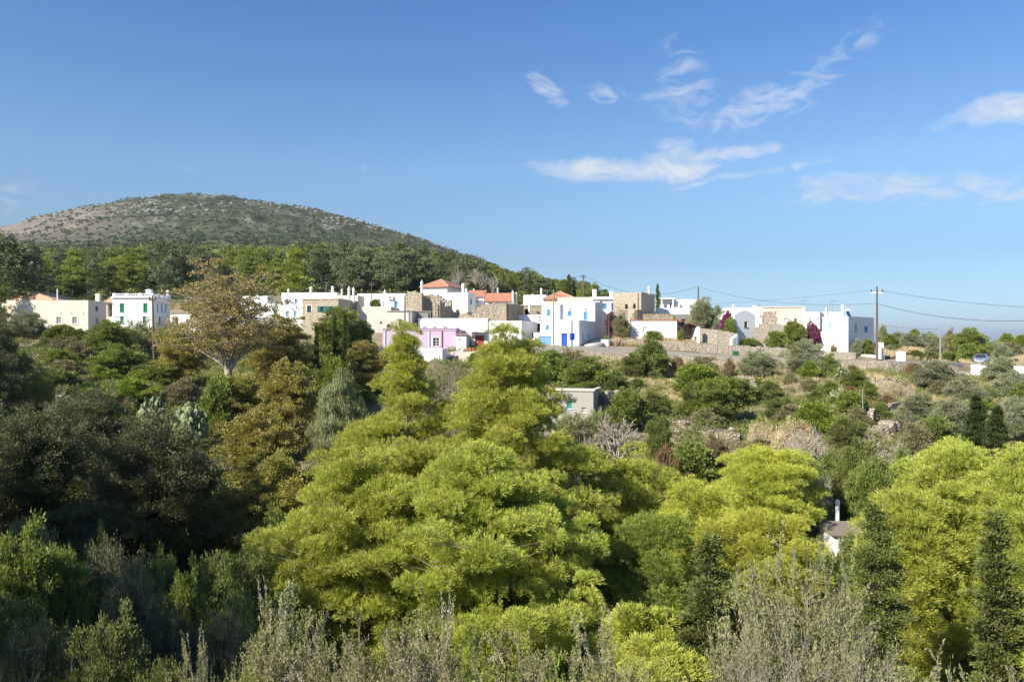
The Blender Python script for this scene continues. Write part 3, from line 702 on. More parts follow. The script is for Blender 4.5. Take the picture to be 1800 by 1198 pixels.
    def antenna(s, px, pt, pb, dback=2.0, bars=True):
        Dc = s.D+dback; x = (px-CX)/F*Dc; zt = -(pt-CY)/F*Dc; zb = s.zt-.4
        mb = MB(); mb.tube([(x, Dc, zb), (x, Dc, zt)], .035, 5)
        if bars:
            mb.tube([(x-.6, Dc, zt-.12), (x+.7, Dc-.3, zt-.12)], .025, 4)
            for k in range(6): xx = x-.5+k*.2; mb.tube([(xx, Dc-.12*k+.25, zt-.12), (xx, Dc-.12*k-.35, zt-.12)], .015, 4)
        return mb.build('antenna', 'metal', s.root)
    def solar(s, px, py, wp, dback=2.5):
        Dc = s.D+dback; x = (px-CX)/F*Dc; z = -(py-CY)/F*Dc; h = wp/F*Dc/2
        mb = MB(); mb.hexa([(x-h, Dc-.8, z-.9), (x+h*.4, Dc-.8, z-.9), (x+h*.4, Dc+.3, z), (x-h, Dc+.3, z)], [(x-h, Dc-.8, z-.84), (x+h*.4, Dc-.8, z-.84), (x+h*.4, Dc+.3, z+.06), (x-h, Dc+.3, z+.06)])
        pn = mb.build('solar_panel', 'panel', s.root)
        t = MB(); t.tube([(x-h*.9, Dc+.45, z+.25), (x+h*.9, Dc+.45, z+.25)], .24, 10); t.tube([(x+h*.3, Dc+.4, z), (x+h*.3, Dc+.4, s.zt-.3)], .03, 4); t.tube([(x-h*.8, Dc+.4, z), (x-h*.8, Dc+.4, s.zt-.3)], .03, 4)
        t.build('water_tank', 'white_paint', pn)
    def band(s, py, hp=1.6, out=.06, mat=None, name='string_course'):
        b = MB(); z = -(py-CY)/F*s.D; h = hp/F*s.D/2
        s.slab(b, 'F', -out, s.w+out, z-h, z+h, out, -.05); s.slab(b, 'R', .06, s.d, z-h, z+h, out, -.05)
        b.build(name, mat or s.mat, s.root)
    def pipe(s, face, px, z0py, z1py, mat='white_paint'):
        a = s.hit(face, px); dist = s.pt(face, a, 0)[1]
        p0 = s.pt(face, a, -(z0py-CY)/F*dist, .08); p1 = s.pt(face, a, -(z1py-CY)/F*dist, .08)
        b = MB(); b.tube([p0, p1], .06, 6); b.build('downpipe', mat, s.root)

# H1 long cream house, far left
h = House('farmhouse', 'long cream house at the left edge with two barred windows low in its front', 3, 155, 108, 528.6, 590, 0, 187, mat='cream')
h.open('F', 103, 564, 8, 12, 'grid').open('F', 131, 564, 8, 12, 'grid').open('R', 170, 543.5, 4.5, 9, 'shut', 'wood').open('R', 170.5, 565, 5, 11, 'glass')
h.build(); h.chimney(173, 517, 530, 9, 'box', 3.2)
for px in (107, 125, 146): mb = MB(); s_ = h.hit('F', px); z = -(551-CY)/F*108; h.slab(mb, 'F', s_-.08, s_+.08, z-.12, z+.12, .05, -.02); mb.build('wall_vent', 'beige', h.root)
h0 = House('farmhouse', 'low house with a faded hipped tile roof behind the long cream house', 18, 92, 119, 528, 560, 0, depth=7, mat='white_old', roof='hip').build(); h0.hip(0, apex_py=516.5, mat='tiles_faded', ridge=.72); h0.chimney(75, 515.5, 522, 5, 'dome', 3.5)
h0.chimney(101, 508, 530, 2.6, 'cone', -1)
h = House('outbuilding', 'small faded tile roofed building wedged between the cream house and the green shuttered house', 187, 203, 121, 532, 575, 0, depth=6, mat='grey_render', roof='hip')
h.open('F', 193, 546, 8, 22, 'hole').build(); h.hip(0, apex_py=520.5, mat='tiles_faded', ridge=.5)
# H2 white with green shutters and balustrade
h = House('townhouse', 'tall white house with green shutters and a balustrade round its roof', 198, 269.5, 117, 523, 572, 0, 299, mat='white')
for px in (214.6, 255.5): h.open('F', px, 542, 7.5, 16, 'shut', 'green')
for px in (214.5, 254): h.open('F', px, 563, 6, 12, 'shut', 'teal')
for px in (277, 284.5, 291.5): h.open('R', px, 543, 3, 15, 'shut', 'pale_blue')
h.open('R', 281, 564, 3, 12, 'shut', 'wood'); h.build(); h.band(523.4, 2, .22, 'white', 'cornice'); h.band(556, 1.4)
mb = MB(); z0, z1 = -(522-CY)/F*117, -(516.7-CY)/F*117
def rail(a0, a1, face):
    h.slab(mb, face, a0, a1, z1-.10, z1, .05, -.2); h.slab(mb, face, a0, a1, z0+.02, z0+.12, .03, -.18)
    n_ = max(2, int((a1-a0)/.28))
    for k in range(n_): c_ = a0+(a1-a0)*(k+.5)/n_; h.slab(mb, face, c_-.055, c_+.055, z0+.12, z1-.10, -.02, -.13)
def post(a, face): h.slab(mb, face, a-.22, a+.22, z0, z1+.06, .07, -.24)
for k in range(3): rail(h.w*k/3+.2, h.w*(k+1)/3-.2, 'F')
for k in range(3): post(h.w*k/3+.22*(k == 0), 'F')
for k in range(3): rail(h.d*k/3+.2, h.d*(k+1)/3-.2, 'R')
for k in range(4): post(min(max(h.d*k/3, .01), h.d-.2), 'R')
bl = mb.build('balustrade', 'white', h.root)
mb = MB(); h.slab(mb, 'F', .2, h.w-.1, z0+.1, z1-.14, -.30, -.36); mb.build('tile_panel', 'tiles', bl)
h.chimney(262, 509.5, 516, 10, 'box', 4); h.chimney(295, 511, 520, 4.5, 'box', 5)
# behind the big plane tree
h = House('ruined_cottage', 'low pinkish ruined cottage with an arched opening, left of the big plane tree', 299, 345, 110, 553, 583, 6, depth=6, mat='white_old')
h.open('F', 308, 566, 10, 17, 'hole').open('F', 330, 566, 5, 9, 'glass').build()
h = House('cottage', 'white cottage showing through the crown of the big plane tree', 383, 432, 112, 557, 600, 4, depth=6, mat='white'); h.open('F', 397, 572, 6, 10, 'shut', 'blue').open('F', 419, 573, 6, 10, 'glass').build()
h = House('cottage', 'white house just right of the plane tree crown, half behind its leaves', 424, 470, 128, 521, 560, 4, 485, mat='white'); h.open('F', 445, 533, 5, 8, 'shut', 'blue').build(); h.chimney(452, 517, 522, 4, 'box')
# H5
h = House('townhouse', 'upper white house with two small blue windows and a row of chimneys behind', 495, 592, 130, 515, 550, 3, 600, mat='white', depth=8)
h.open('F', 505, 530, 4.2, 7.5, 'shut', 'blue').open('F', 520.5, 530, 4.2, 7.5, 'shut', 'blue').open('F', 551, 545, 4, 6, 'glass').build()
h.chimney(507, 508.5, 516, 3.4, 'dome', 2); h.chimney(546.6, 505, 516, 5.5, 'dome', 2); h.chimney(584.5, 503.5, 516, 4.5, 'box', 2); h.antenna(573, 496, 515)
h = House('cottage', 'lower white house with pale green shutters beside the stone house', 466, 532, 118, 534.5, 572, 3, depth=7, mat='white')
h.open('F', 505.5, 552.5, 5.6, 10.5, 'shut', 'pale_green').open('F', 519, 552.5, 5.6, 10.5, 'shut', 'pale_green').open('F', 484, 549, 6.5, 7, 'shut', 'green').build()
# H7 stone house
h = House('stone_house', 'sand coloured stone house with dark green shutters and a pale coping', 531.5, 594.6, 113, 526.5, 575, 6, 631, mat='stone_house', coping='cream')
h.open('F', 543.5, 543.5, 8, 11, 'glass', 'dark_green', 'dark_green').open('F', 566.5, 544, 5.6, 9.5, 'glass', 'dark_green', 'dark_green').open('F', 583.5, 544, 5.6, 9.5, 'glass', 'dark_green', 'dark_green')
h.open('R', 611, 546.5, 3.6, 8, 'glass', 'wood', 'wood').build()
mb = MB()
for px in (560.8, 572.3, 577.6, 589.3):
    a = h.hit('F', px); z = -(544-CY)/F*h.D; h.slab(mb, 'F', a-.21, a+.21, z-.42, z+.40, .05, .005)
mb.build('shutter', 'dark_green', h.root)
mb = MB(); a0, a1 = h.hit('F', 538.6), h.hit('F', 548.4); z = -(543.5-CY)/F*h.D
for (x0, x1, z0_, z1_) in ((a0-.05, a0+.1, z-.6, z+.6), (a1-.1, a1+.05, z-.6, z+.6), (a0+.1, a1-.1, z+.47, z+.6), (a0+.1, a1-.1, z-.6, z-.47)): h.slab(mb, 'F', x0, x1, z0_, z1_, .03, .002)
mb.build('window_surround', 'cream', h.root)
h.chimney(601, 508.5, 525, 3.6, 'dome', 5, 'white'); h.chimney(613.5, 503.5, 524, 5.5, 'cone', 5, 'white'); h.chimney(621.6, 505, 520, 5.2, 'cone', 6, 'white'); h.antenna(602, 500, 525, 4)
h = House('outbuilding', 'thin brown roofed shed on the terrace behind the stone house', 587, 629, 122, 520, 545, 4, depth=4, mat='beige').build()
# H8
h = House('townhouse', 'long white house with a blue door behind the vine terrace', 628, 677, 128, 516.7, 545, 2, depth=7, mat='white'); h.open('F', 675.4, 535, 3, 10, 'shut', 'deep_blue').build(); h.chimney(676.5, 509, 517, 4.6, 'cone', 3); h.antenna(669, 512, 516)
h = House('townhouse', 'white house with an air conditioner and blue window, left of the tall ruin', 677, 713, 125, 516.4, 550, 2, depth=7, mat='white')
h.open('F', 696, 536, 6, 11, 'shut', 'blue').build(); mb = MB(); a = h.hit('F', 687); z = -(524-CY)/F*125; h.slab(mb, 'F', a-.4, a+.4, z-.28, z+.28, .32, .01); ac = mb.build('air_conditioner', 'white_paint', h.root)
mb = MB(); c_ = h.pt('F', a-.08, z, .325); mb.tube([c_, (c_[0]-.001, c_[1]-.02, c_[2])], .2, 10); mb.build('fan_grille', 'metal', ac)
h = House('terrace', 'cream terrace wall under the vine, between stone house and grey store', 627, 687, 119, 539.5, 556, 2, depth=6, mat='cream', par=.9, cat='terrace').build()
h = House('storehouse', 'grey plastered store with a black square window below the tall ruin', 681, 723, 112.5, 548.5, 578, 5, depth=6, mat='grey_render', coping='grey_dark'); h.open('F', 702.7, 566.5, 6, 9.5, 'hole').build()
h = House('storehouse', 'pale grey low wall building with one small black hole, under the cream terrace', 645, 681, 113.5, 555.5, 580, 4, depth=4, mat='grey_render'); h.open('F', 669.7, 568, 3.2, 4.5, 'hole').build()
h = House('storehouse', 'darker grey shed with a flat slab roof between the store and the long white house', 723, 757, 116, 549, 578, -4, depth=5, mat='grey_dark', coping='grey_dark'); h.open('F', 755, 556, 4, 9, 'hole').build()
# H10 white house with hip roof
h = House('villa', 'tall white house with a red hipped roof rising over the village', 743, 786, 146, 504.5, 545, 20, 810, mat='white', roof='hip').build(); h.hip(0, apex_py=491.5, ridge=.12, eav=.5); h.chimney(741.5, 492.5, 514, 5.4, 'cone', -3); h.antenna(800.5, 494, 512, -1)
h = House('villa', 'big plain white block in front of the hipped roof house, blue window in its side', 772, 822.5, 134, 514.5, 560, 12, 836, mat='white', depth=8)
h.open('R', 828, 531, 3, 9.5, 'shut', 'blue').open('R', 827, 551.5, 3.4, 5, 'shut', 'blue').build(); h.chimney(814, 498.5, 515, 6.4, 'dome', 3); h.chimney(819.5, 508, 515, 4, 'box', 2)
h = House('cottage', 'small red roofed house with a dark round window, left of the larger red roof', 824, 850, 140, 522, 550, 3, depth=6, mat='white', roof='g'); h.open('F', 839, 522.8+6, 5, 6, 'glass').build(); h.shed(1.15)
h.chimney(833, 508.5, 513, 3, 'dome', 4)
h = House('cottage', 'white walled house under the long red tile roof with a row of white chimneys', 853, 898, 134, 530, 560, 6, depth=7, mat='white', roof='g'); h.open('F', 862, 536, 7, 9, 'hole').open('F', 890, 536, 5, 7, 'glass').build(); h.shed(1.45, eav=.25)
h.chimney(901.5, 512, 533, 4.2, 'dome', 0); h.chimney(907.5, 514, 535, 3.2, 'cone', .6); h.chimney(875, 506.5, 515, 3, 'dome', 5)
# H12 ruined stone house is below; H13 long white
h = House('rowhouse', 'long low white house behind the pink house, with a row of slit vents', 735, 857, 113, 560, 600, 3, depth=8, mat='white', par=.2)
for px in (747, 764.5, 782.5, 806, 826.5, 843.5): h.open('F', px, 576, 8.5, 1.7, 'hole')
h.build(); h.antenna(761, 553, 560, 1, False); h.solar(850, 549, 17, 4.5)
h = House('rowhouse', 'white house with two small windows and a dark doorway left of the blue door house', 857, 916.5, 111.5, 564.5, 603, 20, 944, mat='white', par=.2)
h.open('R', 921.5, 588, 2.5, 7.5, 'shut', 'wood').open('R', 936.5, 590.5, 3, 11, 'shut', 'wood').build()
h = House('rowhouse', 'small white block with a tall black doorway wedged against the blue door house', 907, 953, 120, 554, 590, 3, depth=5, mat='white', par=.2); h.open('F', 946.8, 576, 5.2, 14, 'hole').open('F', 949.5, 560.5, 3, 9, 'glass').build(); h.antenna(902, 552, 558, 1, False)
# H14 pink house
h = House('pink_house', 'pale lilac pink house with white trim, downpipes and a small gridded window', 672.5, 801, 105, 577, 613, 2, depth=8, mat='pink')
h.open('F', 766.5, 602, 12.5, 14.5, 'grid').open('F', 731, 599.5, 7, 14, 'door', 'red_paint').build(); h.band(580, 1.8, .1, 'pink_trim', 'cornice'); h.band(577.6, 1.4, .18, 'pink_trim', 'coping')
for px in (677, 754.5): h.pipe('F', px, 582, 612)
h.pipe('F', 777, 582, 612, 'red_paint')
mb = MB(); a0, a1 = h.hit('F', 760), h.hit('F', 773); z = -(602-CY)/F*h.D
for (x0, x1, z0_, z1_) in ((a0-.02, a0+.02, z-.62, z+.62), (a1-.02, a1+.02, z-.62, z+.62), (a0+.02, a1-.02, z+.58, z+.64)): h.slab(mb, 'F', x0-.08, x1+.08, z0_, z1_, .04, .004)
mb.build('window_surround', 'white_paint', h.root)
h = House('outhouse', 'tiny white outhouse with one gridded window against the pink house', 801.5, 819.5, 104.5, 591, 622, 4, 829, mat='white'); h.open('F', 809, 599, 3.4, 9, 'grid').build()
mb = MB(); z = -(588.5-CY)/F*104
h.slab(mb, 'F', -.1, h.w+1.0, z-.05, z+.05, .25, -1.8); mb.build('canopy', 'tiles_faded', h.root)
h = House('annex', 'white lean-to with a rust red doorway under a white canopy, right of the pink house', 829, 857, 108, 584, 614, 4, depth=3, mat='white_old', par=.05); h.open('F', 843, 601.5, 16, 22, 'door', 'red_paint').build()
mb = MB(); z = -(579-CY)/F*108
P_ = [h.pt('F', -2.0, z+.0, 1.2), h.pt('F', h.w-.4, z-.5, 1.3), h.pt('F', h.w-.4, z+.3, -.2), h.pt('F', -2.0, z+.4, -.2)]
mb.hexa(P_, [(a, b, c+.06) for a, b, c in P_]); mb.build('canopy', 'white_paint', h.root)
h = House('porch', 'small pink lean-to porch below the right end of the pink house', 786, 805, 100.5, 627, 642, 8, depth=3, mat='pink', roof='g', cat='porch'); h.open('F', 790, 634, 5, 9, 'door', 'red_paint').build()
mb = MB(); zt = h.zt; q = lambda a, b, z: (h.P1[0]+h.u[0]*a+h.v[0]*b, h.P1[1]+h.u[1]*a+h.v[1]*b, z)
B_ = [q(-.2, -.3, zt-.25), q(h.w+.2, -.3, zt+.15), q(h.w+.2, 3, zt+.75), q(-.2, 3, zt+.35)]
mb.hexa(B_, [(a, b, c+.1) for a, b, c in B_]); mb.build('roof', 'pink_trim', h.root)
# H16 the white house with blue door, several blocks under one root
h = House('blue_door_house', 'big white stepped house with a deep blue door, blue windows and a blue garage', 952.5, 984.5, 113.5, 535.5, 612, 20, 990, mat='white')
root = h.root
h.open('F', 964.5, 550.5, 5.6, 11.5, 'shut', 'blue').open('F', 962, 576.5, 6, 9, 'shut', 'blue').build()
g_ = House('g', '', 938, 972, 112.0, 585.5, 612, 20, depth=2.6, mat='white', root=root); g_.open('F', 957.7, 601.5, 22.5, 20, 'garage', 'garage_blue', label='pale blue ribbed garage door').build()
g_ = House('g', '', 928, 941, 112.6, 595.5, 613, 20, depth=1.2, mat='white', root=root); g_.build()
g_ = House('g', '', 971, 1018, 110.6, 563, 612.5, 20, 1061.5, mat='white', root=root, par=.75)
g_.open('F', 992, 598.3, 10.5, 23.5, 'door', 'deep_blue', label='deep blue double door').open('F', 1006, 592.5, 9, 12, 'shut', 'deep_blue')
g_.open('R', 1024.7, 593, 2.4, 12, 'shut', 'pale_blue').open('R', 1035.6, 593, 2.2, 11, 'shut', 'pale_blue').open('R', 1049, 579, 1.4, 8, 'shut', 'pale_blue').open('R', 1056.5, 576, 1.4, 7, 'shut', 'pale_blue').build()
g_.pipe('F', 1015.5, 566, 611)
b2 = House('g', '', 984, 1046, 119.4, 530.7, 570, 20, depth=4, mat='white', root=root)
b2.open('F', 1001.5, 552, 7, 8.5, 'shut', 'blue').open('F', 1029, 556, 6.6, 15, 'shut', 'blue').build()
for px in (1002, 1029.5):
    mb = MB(); a = b2.hit('F', px); z = -(544.5-CY)/F*119.6; b2.slab(mb, 'F', a-.09, a+.09, z-.07, z+.16, .16, .01); mb.build('wall_lamp', 'terracotta', root)
b3 = House('g', '', 1040.5, 1054, 121.8, 530, 570, 20, 1060, mat='white', root=root); b3.open('R', 1057, 553, 1.6, 9, 'shut', 'pale_blue').build()
# behind it
h = House('cottage', 'beige house with a red hipped roof right behind the blue door house', 958, 1010, 129, 526, 560, 4, depth=7, mat='beige', roof='hip').build(); h.hip(0, apex_py=515, ridge=.8); h.antenna(962, 510, 520, -1)
h = House('storehouse', 'plain beige block behind the right part of the blue door house', 980, 1042, 125, 523, 560, 4, depth=5, mat='beige').build()
h = House('cottage', 'white house with one tall chimney left of the blue door house', 920, 960, 134, 519, 560, 4, depth=7, mat='white').build(); h.chimney(951.5, 507, 520, 4.4, 'dome', 2); h.chimney(936, 517.5, 520, 3.5, 'box', 2)
h = House('storehouse', 'half ruined stone shed in front of the white house with one tall chimney', 917, 953, 124, 538, 575, 5, depth=4, mat='stone', coping='grey_render'); h.open('F', 926, 549, 8, 10, 'hole').build(); h.chimney(930.5, 533, 560, 5, 'dome', -1.2, 'white_old')
h = House('townhouse', 'white house with two tall blue shuttered doors and a flat white roof slab', 1042, 1087, 130, 527, 555, 12, 1094, mat='white')
h.open('F', 1063.3, 539, 6.5, 10, 'shut', 'blue').open('F', 1078.8, 540, 8.4, 14, 'shut', 'deep_blue').build()
mb = MB(); h.slab(mb, 'F', -.3, h.w+.25, h.zt+.004, h.zt+.45, .35, -3); mb.build('roof_slab', 'white', h.root); h.chimney(1045, 509.5, 524, 8, 'box', 2.5); h.chimney(1074.5, 513, 524, 7, 'box', 1.5)
h = House('stone_house', 'tall plain stone house with two dark windows under a white turret chimney', 1078, 1127, 124, 514, 552, 26, 1151, mat='stone_house')
h.open('F', 1101, 539.5, 5, 8.5, 'hole').open('F', 1115, 539, 4.6, 8.5, 'hole').build(); h.chimney(1141, 504, 516, 5.4, 'dome', 4, 'cream'); h.pipe('F', 1121.8, 516, 545, 'rust')
# H21 low old white house with porch
h = House('cottage', 'low weathered white house with an open tiled porch by the dry grass', 1108, 1190, 118, 563, 596, 2, depth=6, mat='white_old', par=.12)
h.open('F', 1134, 581, 7.5, 11, 'shut', 'white_paint', label='blocked up whitewashed window').build(); h.band(563.6, 1.4, .06, 'terracotta', 'tile_edge')
pb = MB(); zt = -(563-CY)/F*118; x0 = h.P2[0]; x1 = (1229-CX)/F*117.5; ye = 117.3
A_ = [(x0-.05, ye, zt-.02), (x1, ye, zt-.95), (x1, ye+4.4, zt-.6), (x0-.05, ye+4.4, zt+.33)]
pb.hexa(A_, [(a, b, c+.1) for a, b, c in A_]); rf = pb.build('porch_roof', 'tiles', h.root)
pb = MB()
for k in range(7): xx = x0+.2+(x1-x0-.4)*k/6; zz = zt-.08-.93*(xx-x0)/(x1-x0); pb.box((xx, ye+2.2), (1, 0), (0, 1), .04, 2.1, zz-.12, zz-.035)
pb.build('rafters', 'wood', rf)
pb = MB(); gzx = gz(x1-.4, ye+4); pb.box(((x0+x1)/2, ye+4.6), (1, 0), (0, 1), (x1-x0)/2-.05, .15, gzx-.5, zt-.75); pb.build('porch_back_wall', 'beige', h.root)
pb = MB(); pb.box((x1-.35, ye+2.4), (1, 0), (0, 1), .12, 2.0, gzx-.4, zt-1.1); pb.build('porch_side_wall', 'white_old', h.root)
# furniture in the porch
def bench(label, px, D, mat, w_=1.2, h_=.75):
    x, y = XY(px, D); z = gz(x, y)
    e = empty('garden_table', (x, y, z), label, 'table')
    b = MB(); b.box((x, y), (1, 0), (0, 1), w_/2, .4, z+h_-.05, z+h_); b.build('tabletop', mat, e)
    for sx in (-1, 1):
        for sy in (-1, 1): b = MB(); b.box((x+sx*(w_/2-.06), y+sy*.32), (1, 0), (0, 1), .035, .035, z-.2, z+h_-.05); b.build('leg', 'wood', e)
bench('terracotta coloured table standing in the open tiled porch', 1211, 117.8, 'terracotta', 2.2, .7)
h = House('storehouse', 'long beige rubble building behind the weathered white house', 1126, 1184, 124, 552.5, 575, 2, depth=4, mat='rubble', par=.1).build()
h = House('storehouse', 'dark grey block standing in for shade behind the tiled porch', 1184, 1215, 126, 553, 580, -6, depth=4, mat='grey_dark'); h.open('F', 1201, 568, 8, 12, 'hole').build()  # only shade lies behind the porch; this dark grey block paints it in
h = House('villa', 'modern white house with a flat pergola beside the thin cypress', 1160, 1184, 140, 527, 556, 3, depth=6, mat='white'); h.open('F', 1171, 539.5, 3.6, 8, 'glass').open('F', 1179, 539, 3, 10, 'hole').build(); root = h.root
mb = MB(); h.slab(mb, 'F', -.4, h.w+.1, h.zt+.004, h.zt+.25, .9, -.4)
for a in (.1, h.w-.3): h.slab(mb, 'F', a, a+.2, h.zb, h.zt, .8, .6)
mb.build('pergola', 'white', root)
g_ = House('g', '', 1184, 1224, 141, 527, 556, -10, depth=6, mat='white', root=root).build()
h = House('garden_wall', 'plain white garden wall with two little house shaped chimneys by the olive tree', 1153, 1212, 133, 542, 560, 3, depth=1.5, mat='white', cat='wall', par=.1).build(); h.chimney(1194, 531, 543, 5, 'cone', .8); h.chimney(1207.5, 526.5, 543, 7, 'box', .8)
# H24 group
h = House('townhouse', 'long white house behind the gabled chapel like house, white ball chimney on its roof', 1277, 1340, 126, 541.5, 600, 4, depth=7, mat='white', par=.1).build(); h.chimney(1289.5, 535.5, 543, 5.2, 'dome', 2)
h = House('townhouse', 'long beige flat roofed house behind the ruins right of the gabled house', 1325, 1411, 131, 541, 575, 4, depth=6, mat='beige', par=.12, coping='cream').build(); h.chimney(1325, 537.5, 545, 5, 'box', 1, 'cream'); h.chimney(1334.5, 533.5, 541, 2, 'cone', 2, 'grey_dark')
h = House('gabled_house', 'small white gabled house whose shaded front faces the meadow', 1291, 1328, 119, 556, 612, -26, depth=5, mat='white', roof='g')
h.open('F', 1311.5, 571, 6, 10, 'glass', frame='wood').build()
mb = MB(); ap = -(547-CY)/F*119; q = lambda a, b, z: (h.P1[0]+h.u[0]*a+h.v[0]*b, h.P1[1]+h.u[1]*a+h.v[1]*b, z)
for b in (0, h.d): mb.poly([q(0, b, h.zt), q(h.w, b, h.zt), q(h.w*.78, b, h.zt+(ap-h.zt)*.6), q(h.w/2, b, ap), q(h.w*.22, b, h.zt+(ap-h.zt)*.6)])
mb.build('gable', 'white', h.root)
mb = MB()
pr = [(0, h.zt), (.22, h.zt+(ap-h.zt)*.6), (.5, ap), (.78, h.zt+(ap-h.zt)*.6), (1, h.zt)]
for (a, za), (b, zb_) in zip(pr[:-1], pr[1:]):
    b0 = [q(h.w*a, .03, za-.003), q(h.w*b, .03, zb_-.003), q(h.w*b, h.d-.03, zb_-.003), q(h.w*a, h.d-.03, za-.003)]; mb.hexa(b0, [(x, y, z+.06) for x, y, z in b0])
mb.build('roof', 'white_old', h.root)
h = House('townhouse', 'cream house with a raised arched terrace between the ruin and the bougainvillea', 1362, 1411, 122, 550.5, 590, 5, depth=5, mat='cream', par=.1)
h.open('F', 1382, 565, 8, 9.5, 'shut', 'white_paint').open('F', 1398.5, 564, 4.5, 7, 'shut', 'wood').open('F', 1366, 563, 4, 7, 'glass').build()
h = House('cottage', 'small white house behind the pink bougainvillea with one green window', 1409, 1441, 121, 549, 596, 28, 1447, mat='white')
h.open('F', 1423.5, 563.5, 5, 6, 'shut', 'pale_green').open('R', 1444.5, 566, 1.8, 7, 'hole').build(); h.chimney(1413.5, 539.5, 550, 4.6, 'box', 2); h.antenna(1412, 528, 549, 2.5); h.antenna(1462.5, 529, 549, 3)
h = House('corner_house', 'large white house at the right end of the village with a shaded blue windowed side', 1446, 1491, 112, 556.8, 613, 46, 1536, mat='white')
h.open('F', 1459, 576, 6.5, 13, 'shut', 'pale_blue').open('R', 1504.5, 577.5, 3.6, 14.5, 'shut', 'pale_blue').open('R', 1522.5, 579.5, 6.5, 10, 'shut', 'blue').build()
root = h.root; h.chimney(1453, 541, 557, 3.4, 'box', 3, 'beige'); h.chimney(1481, 536, 557, 6.2, 'dome', 4); h.solar(1492, 549, 8)
g_ = House('g', '', 1425, 1449, 114, 584, 610, 46, depth=4, mat='white', root=root); g_.open('F', 1441, 598, 7, 9, 'hole').build()
g_ = House('g', '', 1442, 1482, 124, 549, 570, 8, depth=5, mat='white', root=root).build()
h = House('shed', 'little pale shed just right of the tall utility pole', 1541, 1553.5, 118, 602.5, 614, 5, depth=2, mat='white_old').build()
# hut on the slope, and the house in the valley
h = House('hut', 'flat roofed grey concrete hut with a teal window halfway down the slope', 948, 1043, 71, 688, 742, 15, 1055, mat='concrete', coping='beige')
h.open('F', 1001, 712, 8.5, 13.5, 'shut', 'teal').open('F', 1026.5, 721.5, 8, 9.5, 'glass', frame='cream').build()
h = House('valley_house', 'white walled house with a brown slab roof and tall white chimney among the pines', 1466, 1548, 46, 941, 960, 3, depth=2.5, mat='white_old', roof='g').build()
mb = MB(); q = lambda a, b, z: (h.P1[0]+h.u[0]*a+h.v[0]*b, h.P1[1]+h.u[1]*a+h.v[1]*b, z)
A_ = [q(-.2, -.25, h.zt-.02), q(h.w+.2, -.25, h.zt-.02), q(h.w+.2, 2.6, h.zt+.02), q(-.2, 2.6, h.zt+.02)]
zt2 = h.zt
A2 = [q(-.2, -.25, zt2+.10), q(h.w+.2, -.25, zt2+.10), q(h.w-.3, 2.6, zt2+.22), q(.3, 2.6, zt2+.22)]
mb.hexa(A_, A2); mb.build('roof', 'old_slab', h.root); h.chimney(1472, 878, 935, 9, 'dome', 3.0, 'white')
h = House('shack', 'tiny ruined stone shack with a blue tarpaulin beside the valley house', 1383, 1425, 52, 897, 925, 4, depth=2.5, mat='rubble', par=.05).build()
mb = MB(); a = h.hit('F', 1390); z = -(911-CY)/F*52; h.slab(mb, 'F', a-.2, a+.25, z-.22, z+.22, .10, .01); mb.build('tarpaulin', 'tarp', h.root)
mb = MB(); a = h.hit('F', 1379); h.slab(mb, 'F', a-.1, a+.06, h.zb, z+.7, .05, -.1); mb.build('post', 'pole_grey', h.root)

# ------------------------------------------------------------ ruins and stone walls
def jag_wall(name, label, pts, tops, base=None, thick=.5, mat='stone', seed=1, step=.5, jag=.35, cat='wall', holes=(), smooth_top=False):
    """a wall along plan points; its top follows tops (z per point) with broken edges; holes: (fraction0, fraction1, z0, z1)"""
    rng = random.Random(seed); L_ = [0]
    for a, b in zip(pts[:-1], pts[1:]): L_.append(L_[-1]+math.dist(a, b))
    n_ = max(2, int(L_[-1]/step)); mb = MB(); cur = 0
    xs = np.linspace(0, L_[-1], n_+1)
    X = np.interp(xs, L_, [p_[0] for p_ in pts]); Y = np.interp(xs, L_, [p_[1] for p_ in pts]); Z = np.interp(xs, L_, tops)
    G = ground(X, Y)
    for i in range(n_):
        a, b = Vector((X[i], Y[i], 0)), Vector((X[i+1], Y[i+1], 0)); d = (b-a).normalized(); s_ = Vector((-d.y, d.x, 0))*thick/2
        zt = (Z[i]+Z[i+1])/2+rng.uniform(-jag, jag*.6); zb = (min(G[i], G[i+1]) if base is None else base)-.5
        spans = [(zb, zt)]; fr = (i+.5)/n_
        for (f0, f1, h0, h1) in holes:
            if f0 < fr < f1:
                spans = [(zb, h0), (h1, zt)] if h1 < zt else [(zb, h0)]
        j = [s_*rng.uniform(.9, 1.1) for _ in range(2)]
        for (z0, z1) in spans:
            if z1-z0 < .1: continue
            B = [a-j[0], b-j[1], b+j[1], a+j[0]]
            sl_ = rng.uniform(-jag*.3, jag*.3)
            mb.hexa([(p_.x, p_.y, z0) for p_ in B], [(B[0].x, B[0].y, z1+sl_), (B[1].x, B[1].y, z1-sl_), (B[2].x, B[2].y, z1-sl_), (B[3].x, B[3].y, z1+sl_)])
    o = mb.build(name, mat); return tag(o, label, cat)
def pw(lst): return [XY(px, D) for px, D, py in lst], [-(py-CY)/F*D for px, D, py in lst]
def wallpx(name, label, lst, **kw):
    P_, T_ = pw(lst); return jag_wall(name, label, P_, T_, **kw)
